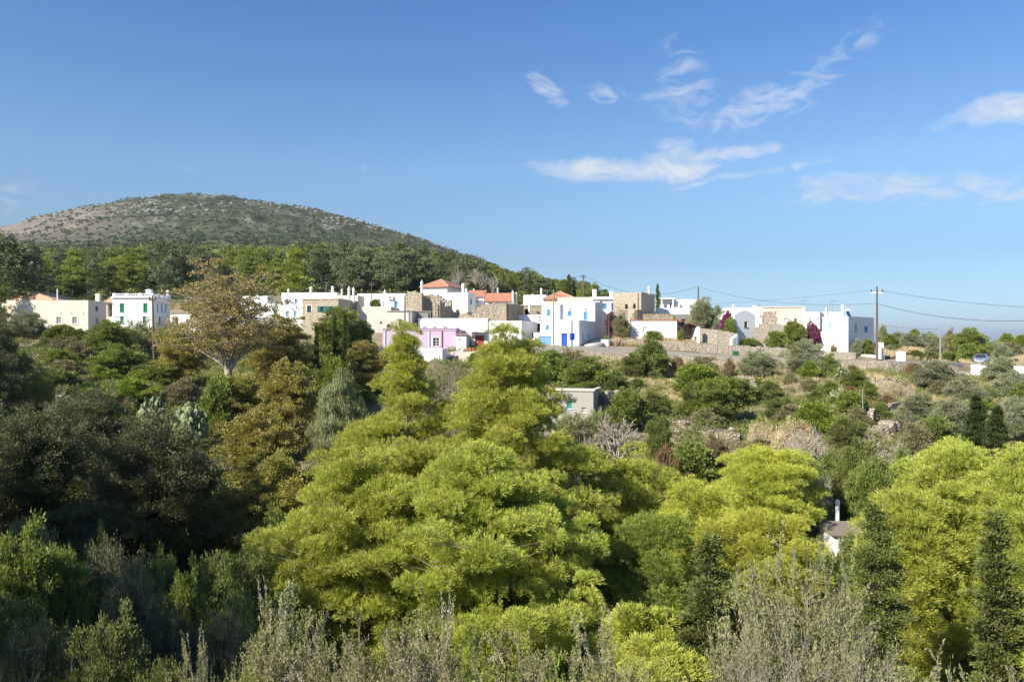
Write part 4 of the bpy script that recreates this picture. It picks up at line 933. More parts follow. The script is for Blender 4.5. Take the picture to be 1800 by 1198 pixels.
# tall ruin left of the big white block
wallpx('ruined_wall', 'tall sunlit ruined stone wall with a broken top beside the air conditioner house', [(713, 119, 521), (722, 118.5, 511), (733, 118, 514), (743, 117.6, 517)], seed=3, step=.45, jag=.25)
wallpx('ruined_wall', 'shaded side of the tall ruin running back from its corner', [(744, 118.2, 518), (752, 121, 523), (760, 124, 519)], seed=4, step=.5)
wallpx('ruined_wall', 'ruined stone wall with two empty window gaps left of the big white block', [(757, 119, 520), (775, 118.6, 521), (783, 118.3, 527), (794, 118, 531)], seed=5, step=.4, holes=((.38, .46, 4.2, 6.0), (.64, .74, 4.4, 5.6), (.86, .93, 4.3, 5.3)), jag=.22)
wallpx('ruined_wall', 'broken stub of stone wall standing in front of the window gap ruin', [(762, 114.5, 540), (770, 114.2, 527), (777, 115.5, 532), (795, 117, 545)], seed=6, step=.4)
wallpx('ruined_wall', 'low tumbled stone wall right of the window gap ruin, dark gap behind', [(795, 117.5, 547), (806, 117, 553), (822, 116.5, 551), (838, 116, 556)], seed=7, step=.4, jag=.3)
wallpx('ruined_wall', 'lit front of the roofless stone house behind the solar heater', [(831, 116, 546), (842, 115.8, 539), (858, 115.6, 534), (874, 115.4, 532), (891, 115, 533)], seed=8, step=.6, jag=.1)
wallpx('ruined_wall', 'shaded end wall of the roofless stone house behind the solar heater', [(891.5, 115.3, 533), (905, 119, 535.5), (918, 122.5, 537)], seed=9, step=.6, jag=.1, holes=((.68, .78, 3.0, 4.4),))
wallpx('ruined_wall', 'triangular dark stub of wall at the foot of the tall plain stone house', [(1107, 120.5, 563), (1113, 120.4, 549), (1118, 120.3, 545), (1124, 121, 545), (1127, 122, 553)], seed=10, step=.35, jag=.05, mat='rubble')
wallpx('ruined_wall', 'low stone steps and parapet below the blue shuttered doors', [(1074, 121, 548), (1084, 120.8, 545), (1094, 120.5, 543), (1103, 120.5, 549)], seed=11, step=.5, jag=.12)
wallpx('ruined_wall', 'ruined stone front with one black window right of the gabled house', [(1335, 120, 561), (1339, 119.8, 549), (1352, 119.4, 547.5), (1364, 119, 548.5)], seed=12, step=.5, jag=.08, mat='stone', holes=((.12, .27, 2.6, 3.5),))
wallpx('stone_wall', 'rough stone wall below the ruined front, ending in a dark gap', [(1325, 115.5, 575), (1346, 115.2, 573), (1360, 115, 570), (1382, 114.6, 573)], seed=13, step=.5, jag=.12, mat='drystone')
wallpx('stone_wall', 'dark stone wall in front of the bougainvillea and olive tree', [(1229, 117, 577), (1262, 116, 580), (1296, 115.4, 587)], seed=14, step=.5, jag=.06, mat='drystone')
wallpx('stone_wall', 'leaning white strip of rendered wall in the meadow', [(1285, 113.5, 596), (1297, 114.3, 588.5)], seed=15, step=.4, jag=.02, mat='white_old')
o = wallpx('gate_post', 'white gate post at the end of the tiled porch', [(1224.5, 115.4, 575), (1230, 115.3, 575)], seed=16, step=.3, jag=0, mat='white_old', cat='gate post')
# long retaining wall over the road
wallpx('retaining_wall', 'long dry stone retaining wall under the dry grass, above the road', [(1072, 113.2, 597), (1120, 113.2, 598.5), (1180, 113, 601.5), (1240, 112.8, 605), (1300, 112.4, 608), (1360, 112, 611), (1410, 111.6, 614), (1455, 110.8, 617)], seed=17, step=.5, jag=.09, thick=.8, mat='drystone')
wallpx('stone_wall', 'short stone wall beside the pale driveway near the utility pole', [(1458, 110.2, 618), (1503, 109.6, 620)], seed=18, step=.5, jag=.05, mat='drystone')
wallpx('stone_wall', 'white rendered wall end at the corner of the alley by the blue door house', [(1056.5, 112.6, 597.5), (1072, 112.4, 597)], seed=19, step=.5, jag=.02, mat='white_old')
wallpx('retaining_wall', 'long stone wall under the outer edge of the road', [(1440, 104.6, 636), (1500, 104.2, 634), (1560, 103.8, 637), (1620, 105, 641), (1680, 107, 645)], seed=20, step=.5, jag=.12, thick=.9, mat='drystone')
wallpx('retaining_wall', 'low rubble edge of the road in front of the blue door house', [(925, 106.3, 615.5), (1000, 106.3, 616.5), (1060, 106.3, 617), (1130, 106.6, 619)], seed=21, step=.6, jag=.1, thick=.6, mat='drystone')
wallpx('retaining_wall', 'rubble edge of the road beside the green bin', [(1190, 106.8, 625), (1260, 106.4, 628), (1330, 106, 630), (1380, 105.6, 633)], seed=22, step=.6, jag=.15, thick=.6, mat='drystone')
# slope walls
def slope_wall(label, lst, h_, seed, **kw):
    P_ = [XY(px, D) for px, D in lst]; T_ = [gz(*q_)+h_ for q_ in P_]
    return jag_wall('terrace_wall', label, P_, T_, seed=seed, mat='drystone', step=.45, jag=.22, thick=.7, cat='wall', **kw)
wallpx('terrace_wall', 'pale tumbled stone wall curving down the middle of the slope', [(1162, 78, 742), (1180, 75, 736), (1200, 73, 742), (1222, 72, 752)], seed=30, step=.4, jag=.2, thick=.9, mat='rubble')
wallpx('terrace_wall', 'pale dry stone terrace wall ending the middle terrace on the slope', [(1222, 72, 754), (1260, 71, 757), (1300, 70.5, 763)], seed=31, step=.4, jag=.16, thick=.9, mat='rubble')
wallpx('terrace_wall', 'narrow column of fallen pale stones below the dark bush on the slope', [(1310, 92, 662), (1318, 88, 675), (1322, 85, 688)], seed=32, step=.4, jag=.3, thick=1.4, mat='rubble')
wallpx('terrace_wall', 'grey broken stone wall between two round bushes on the slope', [(1385, 90, 678), (1402, 89, 681), (1420, 88, 690)], seed=33, step=.4, jag=.25, thick=.8, mat='rubble')
wallpx('terrace_wall', 'sunlit stone bank below the road near the round bush', [(1525, 93, 664), (1560, 92, 666), (1590, 90, 676), (1605, 88, 692)], seed=34, step=.4, jag=.25, thick=1.0, mat='rubble')
wallpx('ruined_wall', 'small roofless stone ruin low on the right slope, its left corner', [(1519, 76, 742), (1524, 75, 728), (1531, 74, 722), (1536, 75, 719)], seed=35, step=.3, jag=.15)
wallpx('ruined_wall', 'shaded inner wall of the small roofless ruin on the right slope', [(1552, 77, 722), (1566, 78, 708), (1580, 79, 706)], seed=36, step=.4, jag=.12, mat='rubble')
wallpx('terrace_wall', 'fallen stones spreading below the small roofless ruin', [(1532, 71, 757), (1550, 71, 748), (1575, 72, 738)], seed=37, step=.35, jag=.25, thick=1.4, mat='rubble')
wallpx('terrace_wall', 'stony bank in shadow below the olive trees at the right', [(1690, 88, 690), (1705, 84, 706), (1700, 80, 722)], seed=38, step=.4, jag=.3, thick=1.1, mat='rubble')
wallpx('terrace_wall', 'small patch of pale stones between the two cypresses and the right edge', [(1768, 66, 782), (1788, 65, 785)], seed=39, step=.35, jag=.25, thick=1.2, mat='rubble')
wallpx('terrace_wall', 'stone pile edge right of the concrete hut', [(1058, 74, 692), (1085, 75, 690), (1110, 76, 694)], seed=40, step=.4, jag=.3, thick=.8, mat='rubble')
wallpx('terrace_wall', 'stretch of old terrace wall peeping through bushes under the road', [(1130, 98, 640), (1190, 98, 644), (1240, 97, 650)], seed=41, step=.45, jag=.25, thick=.8, mat='rubble')
wallpx('garden_wall', 'white garden wall in front of the pink house', [(668, 98.5, 611), (724, 98.3, 611), (778, 98, 613)], seed=43, step=1.2, jag=.0, thick=.35, mat='white')
wallpx('garden_wall', 'shaded white end wall below the right end of the pink house', [(778.3, 98, 613), (785, 100.5, 613.5)], seed=44, step=1.2, jag=.0, thick=.3, mat='white')
wallpx('garden_wall', 'low stone planter wall under the rust red doorway', [(806, 100, 619), (832, 100, 618), (858, 100, 617)], seed=45, step=.8, jag=.03, thick=.4, mat='beige')
# gate piers, parapets at the right
def pier(label, px, D, pyt, w_, mat='white_old', name='gate_pier', dep=None):
    x, y = XY(px, D); z = gz(x, y); zt = -(pyt-CY)/F*D; hw = w_/F*D/2
    b = MB(); b.box((x, y), (math.cos(.3), -math.sin(.3)), (math.sin(.3), math.cos(.3)), hw*.85, (dep or hw*.8), z-.5, zt); b.box((x, y), (math.cos(.3), -math.sin(.3)), (math.sin(.3), math.cos(.3)), hw*.9, (dep or hw*.8)+.03, zt, zt+.06)
    tag(b.build(name, mat), label, 'gate pier' if name == 'gate_pier' else 'wall')
pier('slim white gate pier just right of the utility pole base', 1548.5, 109.5, 614, 9)
pier('squat wide white gate pier beside the vine hedge', 1583, 107, 619.5, 16)
wallpx('parapet', 'white concrete parapet slab beside the parked car', [(1708, 103.5, 640), (1733, 102.5, 644), (1756, 101, 648)], seed=46, step=1, jag=0, thick=1.2, mat='white')
wallpx('parapet', 'white parapet end at the right edge of the photo', [(1787, 92, 643), (1812, 90, 648)], seed=47, step=1, jag=0, thick=.8, mat='white')

# big field stones by the parapet
def rock(label, px, D, r, seed, grp=None):
    rng = np.random.default_rng(seed); bm = bmesh.new(); bmesh.ops.create_icosphere(bm, subdivisions=2, radius=r)
    for v_ in bm.verts: v_.co *= 1+rng.uniform(-.16, .16); v_.co.z *= .75
    me = bpy.data.meshes.new('boulder'); bm.to_mesh(me); bm.free(); me.materials.append(MATS['concrete'])
    x, y = XY(px, D); return tag(link('boulder', me, None, (x, y, gz(x, y)+r*.35)), label, 'boulder', grp)
for i, (px, D, r) in enumerate([(1676, 103.5, .55), (1684, 103.2, .6), (1690, 102.6, .7), (1697, 102.8, .6), (1703, 102.2, .55), (1694, 101.2, .6), (1688, 101.5, .5), (1701, 101, .6)]):
    rock('round grey boulder heaped at the roadside left of the white parapet', px, D, r, 60+i, 'boulders heaped by the parapet')
rs = random.Random(8)
for i in range(60):
    px = rs.uniform(1060, 1720); D = rs.uniform(66, 103)
    rock('loose pale stone lying on the terraced slope below the road', px, D, rs.uniform(.18, .42), 80+i, 'loose stones on the slope')

# ------------------------------------------------------------ poles and wires
def pole(label, px, D, pyt, pyb, r, mat, arm=None, n_ins=0, name='utility_pole', lean=0):
    x, y = XY(px, D); zt = -(pyt-CY)/F*D; zb = min(gz(x, y), -(pyb-CY)/F*D)-.3
    e = empty(name, (x, y, gz(x, y)), label, 'utility pole')
    b = MB(); b.tube([(x+lean, y, zb), (x, y, zt)], [r*1.25, r*.8], 8); b.build('post', mat, e)
    if arm:
        b = MB(); b.box((x, y), (1, 0), (0, 1), arm/2, .06, zt-.62, zt-.48); ar = b.build('crossarm', 'white_paint' if arm > 1.3 else mat, e)
        for k in ((-1, 1) if n_ins == 2 else (-1, 0, 1)):
            b = MB(); zz = zt-.47 if k else zt; b.lathe((x+k*(arm/2-.1), y, zz), [(0, .05), (.12, .12), (.16, .06), (.26, .11), (.32, .05)], 8); b.build('insulator', 'porcelain', ar)
    return Vector((x, y, zt))
pT = pole('tall wooden utility pole with a white crossarm, right of the white corner house', 1541.5, 108, 508, 632, .15, 'pole_wood', 1.7, 3)
pM = pole('distant utility pole with crossarm rising behind the blue door house', 1025.5, 168, 484, 545, .16, 'pole_wood', .9, 2)
pR = pole('bare wooden pole behind the big olive tree, below the open sky', 1227.5, 150, 505, 540, .17, 'pole_wood')
pB = pole('thin grey wooden pole standing in front of the blue door house', 973, 108.6, 510, 612, .11, 'pole_grey')
pole('short thin post at the wall corner by the alley', 1070.5, 111.2, 551, 611, .07, 'pole_wood')
pL = pole('leaning wooden utility pole on the left slope before the white house', 268, 97, 520, 655, .13, 'pole_wood', .9, 2, lean=.25)
pC = pole('slender dark pole in front of the tall stone ruin', 711.7, 112, 520, 575, .10, 'pole_wood')
pV = pole('thin metal mast among the vines behind the stone house', 653.3, 124, 495, 540, .07, 'pole_wood', .8, 2)
pS = pole('pale concrete pole in the hedge between utility pole and car', 1653, 113, 577, 633, .13, 'pole_grey')
pole('faint distant pole left of the two over the olive grove', 1577, 210, 574, 592, .12, 'pole_grey')
pole('faint distant pole right of the two over the olive grove', 1586, 200, 571, 592, .14, 'pole_grey')
pole('thin weathered post rising beside the small roofless ruin', 1516.5, 74, 683, 745, .05, 'pole_grey')
pole('thin dark mast behind the faded hipped roof at the left', 51, 122, 508, 545, .07, 'pole_wood')
def wire(label, a, b, sag, r=.025):
    a, b = Vector(a), Vector(b); pts = []
    for k in range(17): t = k/16; p_ = a.lerp(b, t); p_.z -= sag*4*t*(1-t); pts.append(p_)
    mb = MB(); mb.tube(pts, r, 5); tag(mb.build('power_line', 'wire'), label, 'cable')
off = Vector((0, 0, -3.0))
wire('sagging cable from the distant crossarm pole to the bare pole', pM, pR, 2.6, .03)
wire('cable from the bare pole down to the tall wooden pole', pR, pT-Vector((0, 0, 2.0)), 1.3, .022)
wire('thick dark cable from the tall wooden pole out over the road to the right edge', pT-Vector((0, 0, 2.05)), W(1830, 563, 96), .9, .032)
wire('thin upper wire from the crossarm to the upper right edge of the view', pT+Vector((.6, 0, -.2)), W(1830, 543, 96), .35, .015)
wire('thinner upper wire beside the crossarm wire', pT+Vector((-.6, 0, -.2)), W(1830, 541.5, 97), .35, .012)
wire('thin upper wire from the crossarm back towards the village', pT+Vector((-.6, 0, -.2)), W(1080, 540, 145), .6, .014)
wire('cable from the thin grey pole to the stone house with two windows', pB-Vector((0, 0, .6)), W(1127, 540, 122), .7, .02)
wire('cable running from the leaning left pole to the white house', pL-Vector((0, 0, 3.2)), W(200, 556, 116.6), .3, .025)
wire('upper cable from the leaning left pole across to the cream house', pL-Vector((0, 0, .6)), W(175, 531, 109), .5, .02)
wire('cable from the leaning left pole rightwards behind the plane tree', pL-Vector((0, 0, .6)), W(531, 545, 112.6), 1.4, .02)
wire('cable from the distant crossarm pole leftwards over the red roofs', pM, W(850, 515, 140), .8, .03)
wire('low faint cable between pale pole and the distant poles', pS-Vector((0, 0, .1)), W(1541, 570, 112), .3, .015)

# wheelie bin
x, y = XY(1293.5, 108.4); z = gz(x, y)+.15; e = empty('rubbish_bin', (x, y, z), 'green wheeled rubbish bin standing at the road edge', 'bin')
b = MB(); b.hexa([(x-.28, y-.28, z+.08), (x+.28, y-.28, z+.08), (x+.28, y+.28, z+.08), (x-.28, y+.28, z+.08)], [(x-.38, y-.38, z+1.0), (x+.38, y-.38, z+1.0), (x+.38, y+.38, z+1.0), (x-.38, y+.38, z+1.0)]); b.build('body', 'bin_green', e)
b = MB(); b.hexa([(x-.42, y-.42, z+1.003), (x+.42, y-.42, z+1.003), (x+.42, y+.42, z+1.003), (x-.42, y+.42, z+1.003)], [(x-.36, y-.36, z+1.12), (x+.36, y-.36, z+1.12), (x+.36, y+.36, z+1.2), (x-.36, y+.36, z+1.2)]); b.build('lid', 'bin_green', e)
for s_ in (-1, 1): b = MB(); b.tube([(x+s_*.3, y+.3, z+.1), (x+s_*.38, y+.3, z+.1)], .11, 10); b.build('wheel', 'black_rubber', e)

# parked car, three-quarter view of its front
def car(label, px, D, heading):
    x0, y0 = XY(px, D); z0 = gz(x0, y0)+.12
    e = empty('parked_car', (x0, y0, z0), label, 'car'); e.rotation_euler = (0, 0, heading)
    def bm_obj(name, V, Fc, mat, par=e, sm=False):
        me = bpy.data.meshes.new(name); me.from_pydata(V, [], Fc); me.materials.append(MATS[mat])
        if sm:
            for p_ in me.polygons: p_.use_smooth = True
        return link(name, me, par)
    # sections along the length (x forward): half width, sill, shoulder
    S = [(2.08, .52, .32, .55), (2.02, .72, .24, .66), (1.6, .82, .2, .80), (1.0, .86, .2, .93), (.3, .88, .2, .97), (-.6, .88, .2, .99), (-1.5, .85, .22, 1.0), (-1.95, .76, .28, .92), (-2.06, .6, .38, .72)]
    V, Fc = [], []
    for (xx, hw, zl, zh) in S:
        zm = zl+(zh-zl)*.5
        V += [(xx, -hw*.9, zl), (xx, -hw, zm), (xx, -hw*.93, zh), (xx, hw*.93, zh), (xx, hw, zm), (xx, hw*.9, zl)]
    for i in range(len(S)-1):
        for k in range(6): a = i*6+k; b_ = i*6+(k+1) % 6; Fc.append((a, b_, b_+6, a+6))
    Fc += [tuple(range(5, -1, -1)), tuple((len(S)-1)*6+k for k in range(6))]
    bm_obj('body', V, Fc, 'car_paint', sm=True)
    C_ = [(1.05, .76, .92), (.25, .62, 1.40), (-.9, .62, 1.44), (-1.75, .70, .99)]
    V = [(a, s_*b_, c_) for a, b_, c_ in C_ for s_ in (-1, 1)]
    bm_obj('cabin_glass', V, [(0, 1, 3, 2), (4, 5, 7, 6), (0, 2, 4, 6), (1, 7, 5, 3)], 'glass')
    bm_obj('roof', [(.3, -.63, 1.405), (.3, .63, 1.405), (-.95, .63, 1.445), (-.95, -.63, 1.445), (.2, -.55, 1.46), (.2, .55, 1.46), (-.85, .55, 1.5), (-.85, -.55, 1.5)], [(4, 5, 6, 7), (0, 1, 5, 4), (1, 2, 6, 5), (2, 3, 7, 6), (3, 0, 4, 7), (3, 2, 1, 0)], 'car_paint')
    b = MB()
    for s_ in (-1, 1):
        for (p0, p1) in (((1.06, s_*.76, .93), (.27, s_*.625, 1.42)), ((-.3, s_*.63, 1.43), (-.35, s_*.76, .98)), ((-.92, s_*.63, 1.45), (-1.72, s_*.71, 1.0))): b.tube([p0, p1], .04, 5)
    bm_obj('pillars', b.v, b.f, 'car_paint')
    for sx in (1.3, -1.3):
        for s_ in (-1, 1):
            b = MB(); b.tube([(sx, s_*.70, .31), (sx, s_*.90, .31)], .31, 16); wh = bm_obj('wheel', b.v, b.f, 'black_rubber')
            b = MB(); b.tube([(sx, s_*.88, .31), (sx, s_*.915, .31)], .19, 12); bm_obj('rim', b.v, b.f, 'metal', wh)
    for s_ in (-1, 1):
        b = MB(); b.hexa([(2.0, s_*.45, .60), (1.75, s_*.80, .62), (1.7, s_*.78, .62), (1.95, s_*.43, .60)], [(1.93, s_*.45, .72), (1.6, s_*.78, .80), (1.55, s_*.76, .80), (1.9, s_*.43, .72)]); bm_obj('headlight', b.v, b.f, 'lamp_glass')
        b = MB(); b.box((.75, s_*.95), (1, 0), (0, 1), .08, .10, .95, 1.08); bm_obj('mirror', b.v, b.f, 'car_paint')
    b = MB(); b.box((2.085, 0), (1, 0), (0, 1), .02, .26, .40, .51); bm_obj('number_plate', b.v, b.f, 'white_paint')
    b = MB(); b.box((2.06, 0), (1, 0), (0, 1), .03, .42, .54, .62); bm_obj('grille', b.v, b.f, 'black_rubber')
    b = MB(); b.hexa([(2.09, -.6, .25), (2.09, .6, .25), (1.9, .6, .25), (1.9, -.6, .25)], [(2.11, -.58, .38), (2.11, .58, .38), (1.9, .58, .38), (1.9, -.58, .38)]); bm_obj('bumper', b.v, b.f, 'car_paint')
car('silver blue hatchback parked on the road at the right, front towards the viewer', 1725, 122, R(-128))

# flower pots by the rust red doorway
for i, (px, D, r) in enumerate([(822, 100.8, .22), (827, 100.6, .26), (832.5, 100.7, .3)]):
    x, y = XY(px, D); z = -(617-CY)/F*D-.05
    b = MB(); b.lathe((x, y, z), [(0, r*.7), (.35, r), (.4, r*1.08), (.42, r*.8)], 10)
    tag(b.build('flower_pot', 'terracotta'), ['smallest terracotta pot at the left end of the planter wall', 'middle terracotta pot on the planter wall', 'largest terracotta pot nearest the rust red doorway'][i], 'flower pot')

# ------------------------------------------------------------ plant prototypes
round_p = lerp_prof([(0, .35), (.15, .75), (.4, 1.0), (.7, .92), (.9, .6), (1, .25)])
dome_p = lerp_prof([(0, .85), (.3, 1.0), (.6, .9), (.85, .62), (1, .25)])
pine_p = lerp_prof([(0, .55), (.2, 1.0), (.45, .92), (.7, .66), (.9, .3), (1, .08)])
flatpine_p = lerp_prof([(0, .2), (.4, .65), (.65, 1.0), (.85, .9), (1, .4)])
cyp_p = lerp_prof([(0, .6), (.25, 1.0), (.6, .85), (.85, .5), (1, .08)])
def sc_prof(p, r): return lambda t: p(t)*r
PROTO = {}
def proto(key, res, wood, lm, H, Rr, parts=('trunk', 'crown')):
    PROTO.setdefault(key, []).append((protomesh(res, wood, lm, key), H, Rr, parts))
# far woods (seen from 150-350 m)
for s in (1, 2, 3):
    proto('far_pine', make_tree(s, 11, sc_prof(pine_p if s != 2 else flatpine_p, 3.6), nb=24, base=.22, rc=1.0, flatc=.55, nl=34, leaf=(.42, .17), kind='leaf', trunk_r=.22, nc=.8), 'bark', 'lf_pine_far', 11, 4)
    proto('far_euc', make_tree(s+10, 13, sc_prof(round_p, 3.6), nb=26, base=.25, rc=1.15, flatc=.95, nl=40, leaf=(.48, .14), kind='leaf', droop=.35, trunk_r=.25, nc=.8), 'pale_bark', 'lf_euc', 13, 4)
    proto('far_dark', make_tree(s+20, 8, sc_prof(dome_p, 3.2), nb=20, base=.15, rc=1.0, flatc=.8, nl=40, leaf=(.42, .17), kind='leaf', trunk_r=.2, nc=.8), 'dark_bark', 'lf_dark', 8, 3.5)
proto('far_cypress', make_tree(31, 10, sc_prof(cyp_p, 1.15), nb=46, base=.05, rc=.5, flatc=1.3, nl=26, leaf=(.36, .13), kind='leaf', trunk_r=.14, up=1.2, upb=1.0, nc=.6), 'dark_bark', 'lf_cypress', 10, 1.5)
# middle distance
for s in (1, 2):
    proto('oak', make_tree(s+40, 8, sc_prof(dome_p, 4.6), nb=56, base=.06, rc=.62, flatc=.95, jit=.5, nl=130, leaf=(.13, .042), kind='leaf', trunk_r=.3, split=.45, nc=1.3, inner=.3), 'dark_bark', 'lf_oak', 8, 5)
    proto('green_tree', make_tree(s+50, 6, sc_prof(dome_p, 3.0), nb=38, base=.12, rc=.58, flatc=1.0, jit=.6, nl=90, leaf=(.20, .075), kind='leaf', trunk_r=.18, split=.4, nc=1.1, inner=.35), 'bark', 'lf_green', 6, 3.4)
    proto('plane', make_tree(s+60, 9, sc_prof(round_p, 4.0), nb=46, base=.12, rc=.75, flatc=.8, nl=120, leaf=(.19, .075), kind='leaf', trunk_r=.24, split=.5, nc=1.0, inner=.3, jit=.4), 'pale_bark', 'lf_plane_green', 9, 4.5)
    proto('olive', make_tree(s+70, 4, sc_prof(dome_p, 2.4), nb=36, base=.12, rc=.46, flatc=1.1, jit=.6, nl=115, leaf=(.17, .032), kind='leaf', trunk_r=.2, split=.35, nc=1.2, inner=.35, upb=.6), 'bark', 'lf_olive', 4.2, 2.8)
    proto('bush', make_tree(s+80, 3, sc_prof(dome_p, 1.7), nb=34, base=.04, rc=.40, flatc=1.1, jit=.7, nl=120, leaf=(.13, .04), kind='leaf', trunk_r=.07, split=.3, nc=1.3, inner=.45, upb=.6), 'twig_brown', 'lf_bush', 3.1, 2.0, ('stems', 'foliage'))
    proto('bright', make_tree(s+90, 3, sc_prof(dome_p, 1.8), nb=30, base=.04, rc=.42, flatc=1.1, jit=.7, nl=80, leaf=(.17, .06), kind='leaf', trunk_r=.06, split=.3, nc=1.2, inner=.3, upb=.4), 'twig_brown', 'lf_bright', 3.1, 2.1, ('stems', 'foliage'))
    proto('leafy', make_tree(s+100, 3, sc_prof(dome_p, 1.9), nb=30, base=.04, rc=.44, flatc=1.1, jit=.7, nl=80, leaf=(.19, .075), kind='leaf', trunk_r=.07, split=.3, nc=1.2, inner=.3, upb=.3), 'twig_brown', 'lf_green', 3.1, 2.2, ('stems', 'foliage'))
    proto('scrub', make_tree(s+110, 1.8, sc_prof(dome_p, 1.3), nb=30, base=.03, rc=.35, flatc=.9, nl=75, leaf=(.14, .03), kind='leaf', trunk_r=.04, split=.3, nc=1.3, inner=.2, upb=1.0, jit=.5), 'twig', 'lf_scrub', 2.0, 1.5, ('stems', 'foliage'))
    proto('rust', make_tree(s+120, 1.6, sc_prof(dome_p, 1.2), nb=26, base=.03, rc=.3, flatc=.9, nl=60, leaf=(.12, .03), kind='leaf', trunk_r=.04, split=.3, nc=1.2, inner=.2, upb=1.0, jit=.5), 'twig_brown', 'lf_rust', 1.8, 1.4, ('stems', 'foliage'))
proto('willow', make_tree(131, 8, sc_prof(round_p, 3.0), nb=40, base=.1, rc=.7, flatc=1.2, nl=170, leaf=(.26, .028), kind='leaf', droop=.6, trunk_r=.2, split=.45, nc=1.1, inner=.25), 'pale_bark', 'lf_willow', 8.4, 3.6)
proto('cypress', make_tree(141, 7, sc_prof(cyp_p, .85), nb=90, base=.03, rc=.26, flatc=1.3, nl=70, leaf=(.13, .045), kind='leaf', trunk_r=.1, up=1.0, upb=1.0, nc=.9, inner=.5), 'dark_bark', 'lf_cypress', 7.2, 1.05)
proto('thin_cypress', make_tree(142, 6, sc_prof(cyp_p, .42), nb=70, base=.03, rc=.2, flatc=1.6, nl=50, leaf=(.15, .04), kind='leaf', trunk_r=.07, up=1.4, upb=1.4, nc=.7), 'dark_bark', 'lf_cypress', 6.2, .6)
proto('bougainvillea', make_tree(151, 3, sc_prof(round_p, 1.5), nb=26, base=.05, rc=.4, flatc=.9, nl=90, leaf=(.14, .06), kind='leaf', trunk_r=.06, split=.4, nc=1.2, jit=.5), 'twig_brown', 'lf_bract', 3.2, 1.8, ('stems', 'blossom'))

def stems_plant(seed, H, Rr, ns, leaf, nleaf, spread=.2, twigs=5, twl=.22, up=1.0, r0=.02, heads=0, headn=60, headleaf=(.03, .012), droop=0.0, lo=.25):
    """many rising stems with side twigs; returns wood, leaves, seed heads"""
    rng = np.random.default_rng(seed); segs = []; LP = []; LD = []; HP = []; HD = []
    for i in range(ns):
        a = rng.uniform(0, 2*np.pi); q = math.sqrt(rng.uniform(0, 1)); d = np.array([math.cos(a), math.sin(a), 0])
        b = d*Rr*spread*q; h = H*rng.uniform(.6, 1.05)*(1-.38*q*q)
        e = d*Rr*q+np.array([0, 0, h]); bend = d*Rr*q*.12*rng.uniform(-1, 1)+np.array([0, 0, h*.08])
        pts = curve_pts(b, e, bend+rng.normal(size=3)*.09*H, 8); add_path(segs, pts, r0*rng.uniform(.6, 1.1), r0*.15)
        tips = []
        for k in range(twigs):
            s_ = rng.uniform(lo, .98); f = s_*7; j = min(int(f), 6); p0 = pts[j]+(pts[j+1]-pts[j])*(f-j)
            dd = unit(rdir(rng, 1)[0]*.75+np.array([0, 0, up])+d*.3); l = H*twl*rng.uniform(.5, 1.1)*(1.15-s_*.6)
            if droop: dd = unit(dd+np.array([0, 0, -droop]))
            p1 = p0+dd*l; tips.append((p0, p1)); segs.append([*p0, r0*.3, *p1, r0*.1])
        tips.append((pts[5], pts[7]))
        for p0, p1 in tips:
            t = rng.uniform(.1, 1.05, (nleaf, 1)); dv = unit(p1-p0)
            LP.append(p0+(p1-p0)*t+rng.normal(size=(nleaf, 3))*.012*H**.5); LD.append(unit(dv*.8+rdir(rng, nleaf)))
        if rng.uniform() < heads:
            for _ in range(3):
                p0 = pts[5]+rng.normal(size=3)*.08*H*.3; p1 = pts[7]+rng.normal(size=3)*.07*H*.4+[0, 0, .03*H]
                t = rng.uniform(0, 1, (headn, 1)); dv = unit(p1-p0)
                HP.append(p0+(p1-p0)*t+rng.normal(size=(headn, 3))*.018); HD.append(unit(dv+rdir(rng, headn)*.9)); segs.append([*p0, r0*.3, *p1, r0*.15])
    w_ = tubes(segs, 5); lf = leaves(rng, np.concatenate(LP), np.concatenate(LD), *leaf)
    hd = leaves(rng, np.concatenate(HP), np.concatenate(HD), *headleaf) if HP else None
    return w_, lf, hd
def sproto(key, res, wood, lm, H, Rr, parts=('stems', 'foliage', 'seed_heads')):
    (wv, wf), (lv, lf), hd = res
    ms = [np_mesh(key+'_w', wv, [wf], wood, True), np_mesh(key+'_l', lv, [lf], lm)]
    if hd: ms.append(np_mesh(key+'_h', hd[0], [hd[1]], 'lf_seed'))
    PROTO.setdefault(key, []).append((ms, H, Rr, parts))
sproto('reed', stems_plant(201, 3.2, 1.3, 120, (.42, .022), 7, .75, 3, .22, 1.4, .014), 'lf_reed', 'lf_reed', 3.2, 1.4)
sproto('reed_green', stems_plant(202, 3.4, 1.6, 120, (.42, .03), 8, .8, 3, .22, 1.4, .014), 'lf_reed', 'lf_willow', 3.4, 1.7)
sproto('dry_reed', stems_plant(203, 2.4, 1.6, 140, (.26, .02), 5, .85, 3, .2, 1.4, .012), 'twig', 'lf_straw', 2.4, 1.7)
sproto('grey_scrub', stems_plant(204, 2.6, 1.9, 110, (.10, .020), 9, .35, 9, .26, .8, .022), 'twig', 'lf_olive', 2.6, 2.0)
sproto('grey_scrub', stems_plant(205, 2.4, 1.8, 90, (.09, .018), 5, .35, 12, .26, .8, .024), 'twig', 'lf_scrub', 2.4, 2.0)
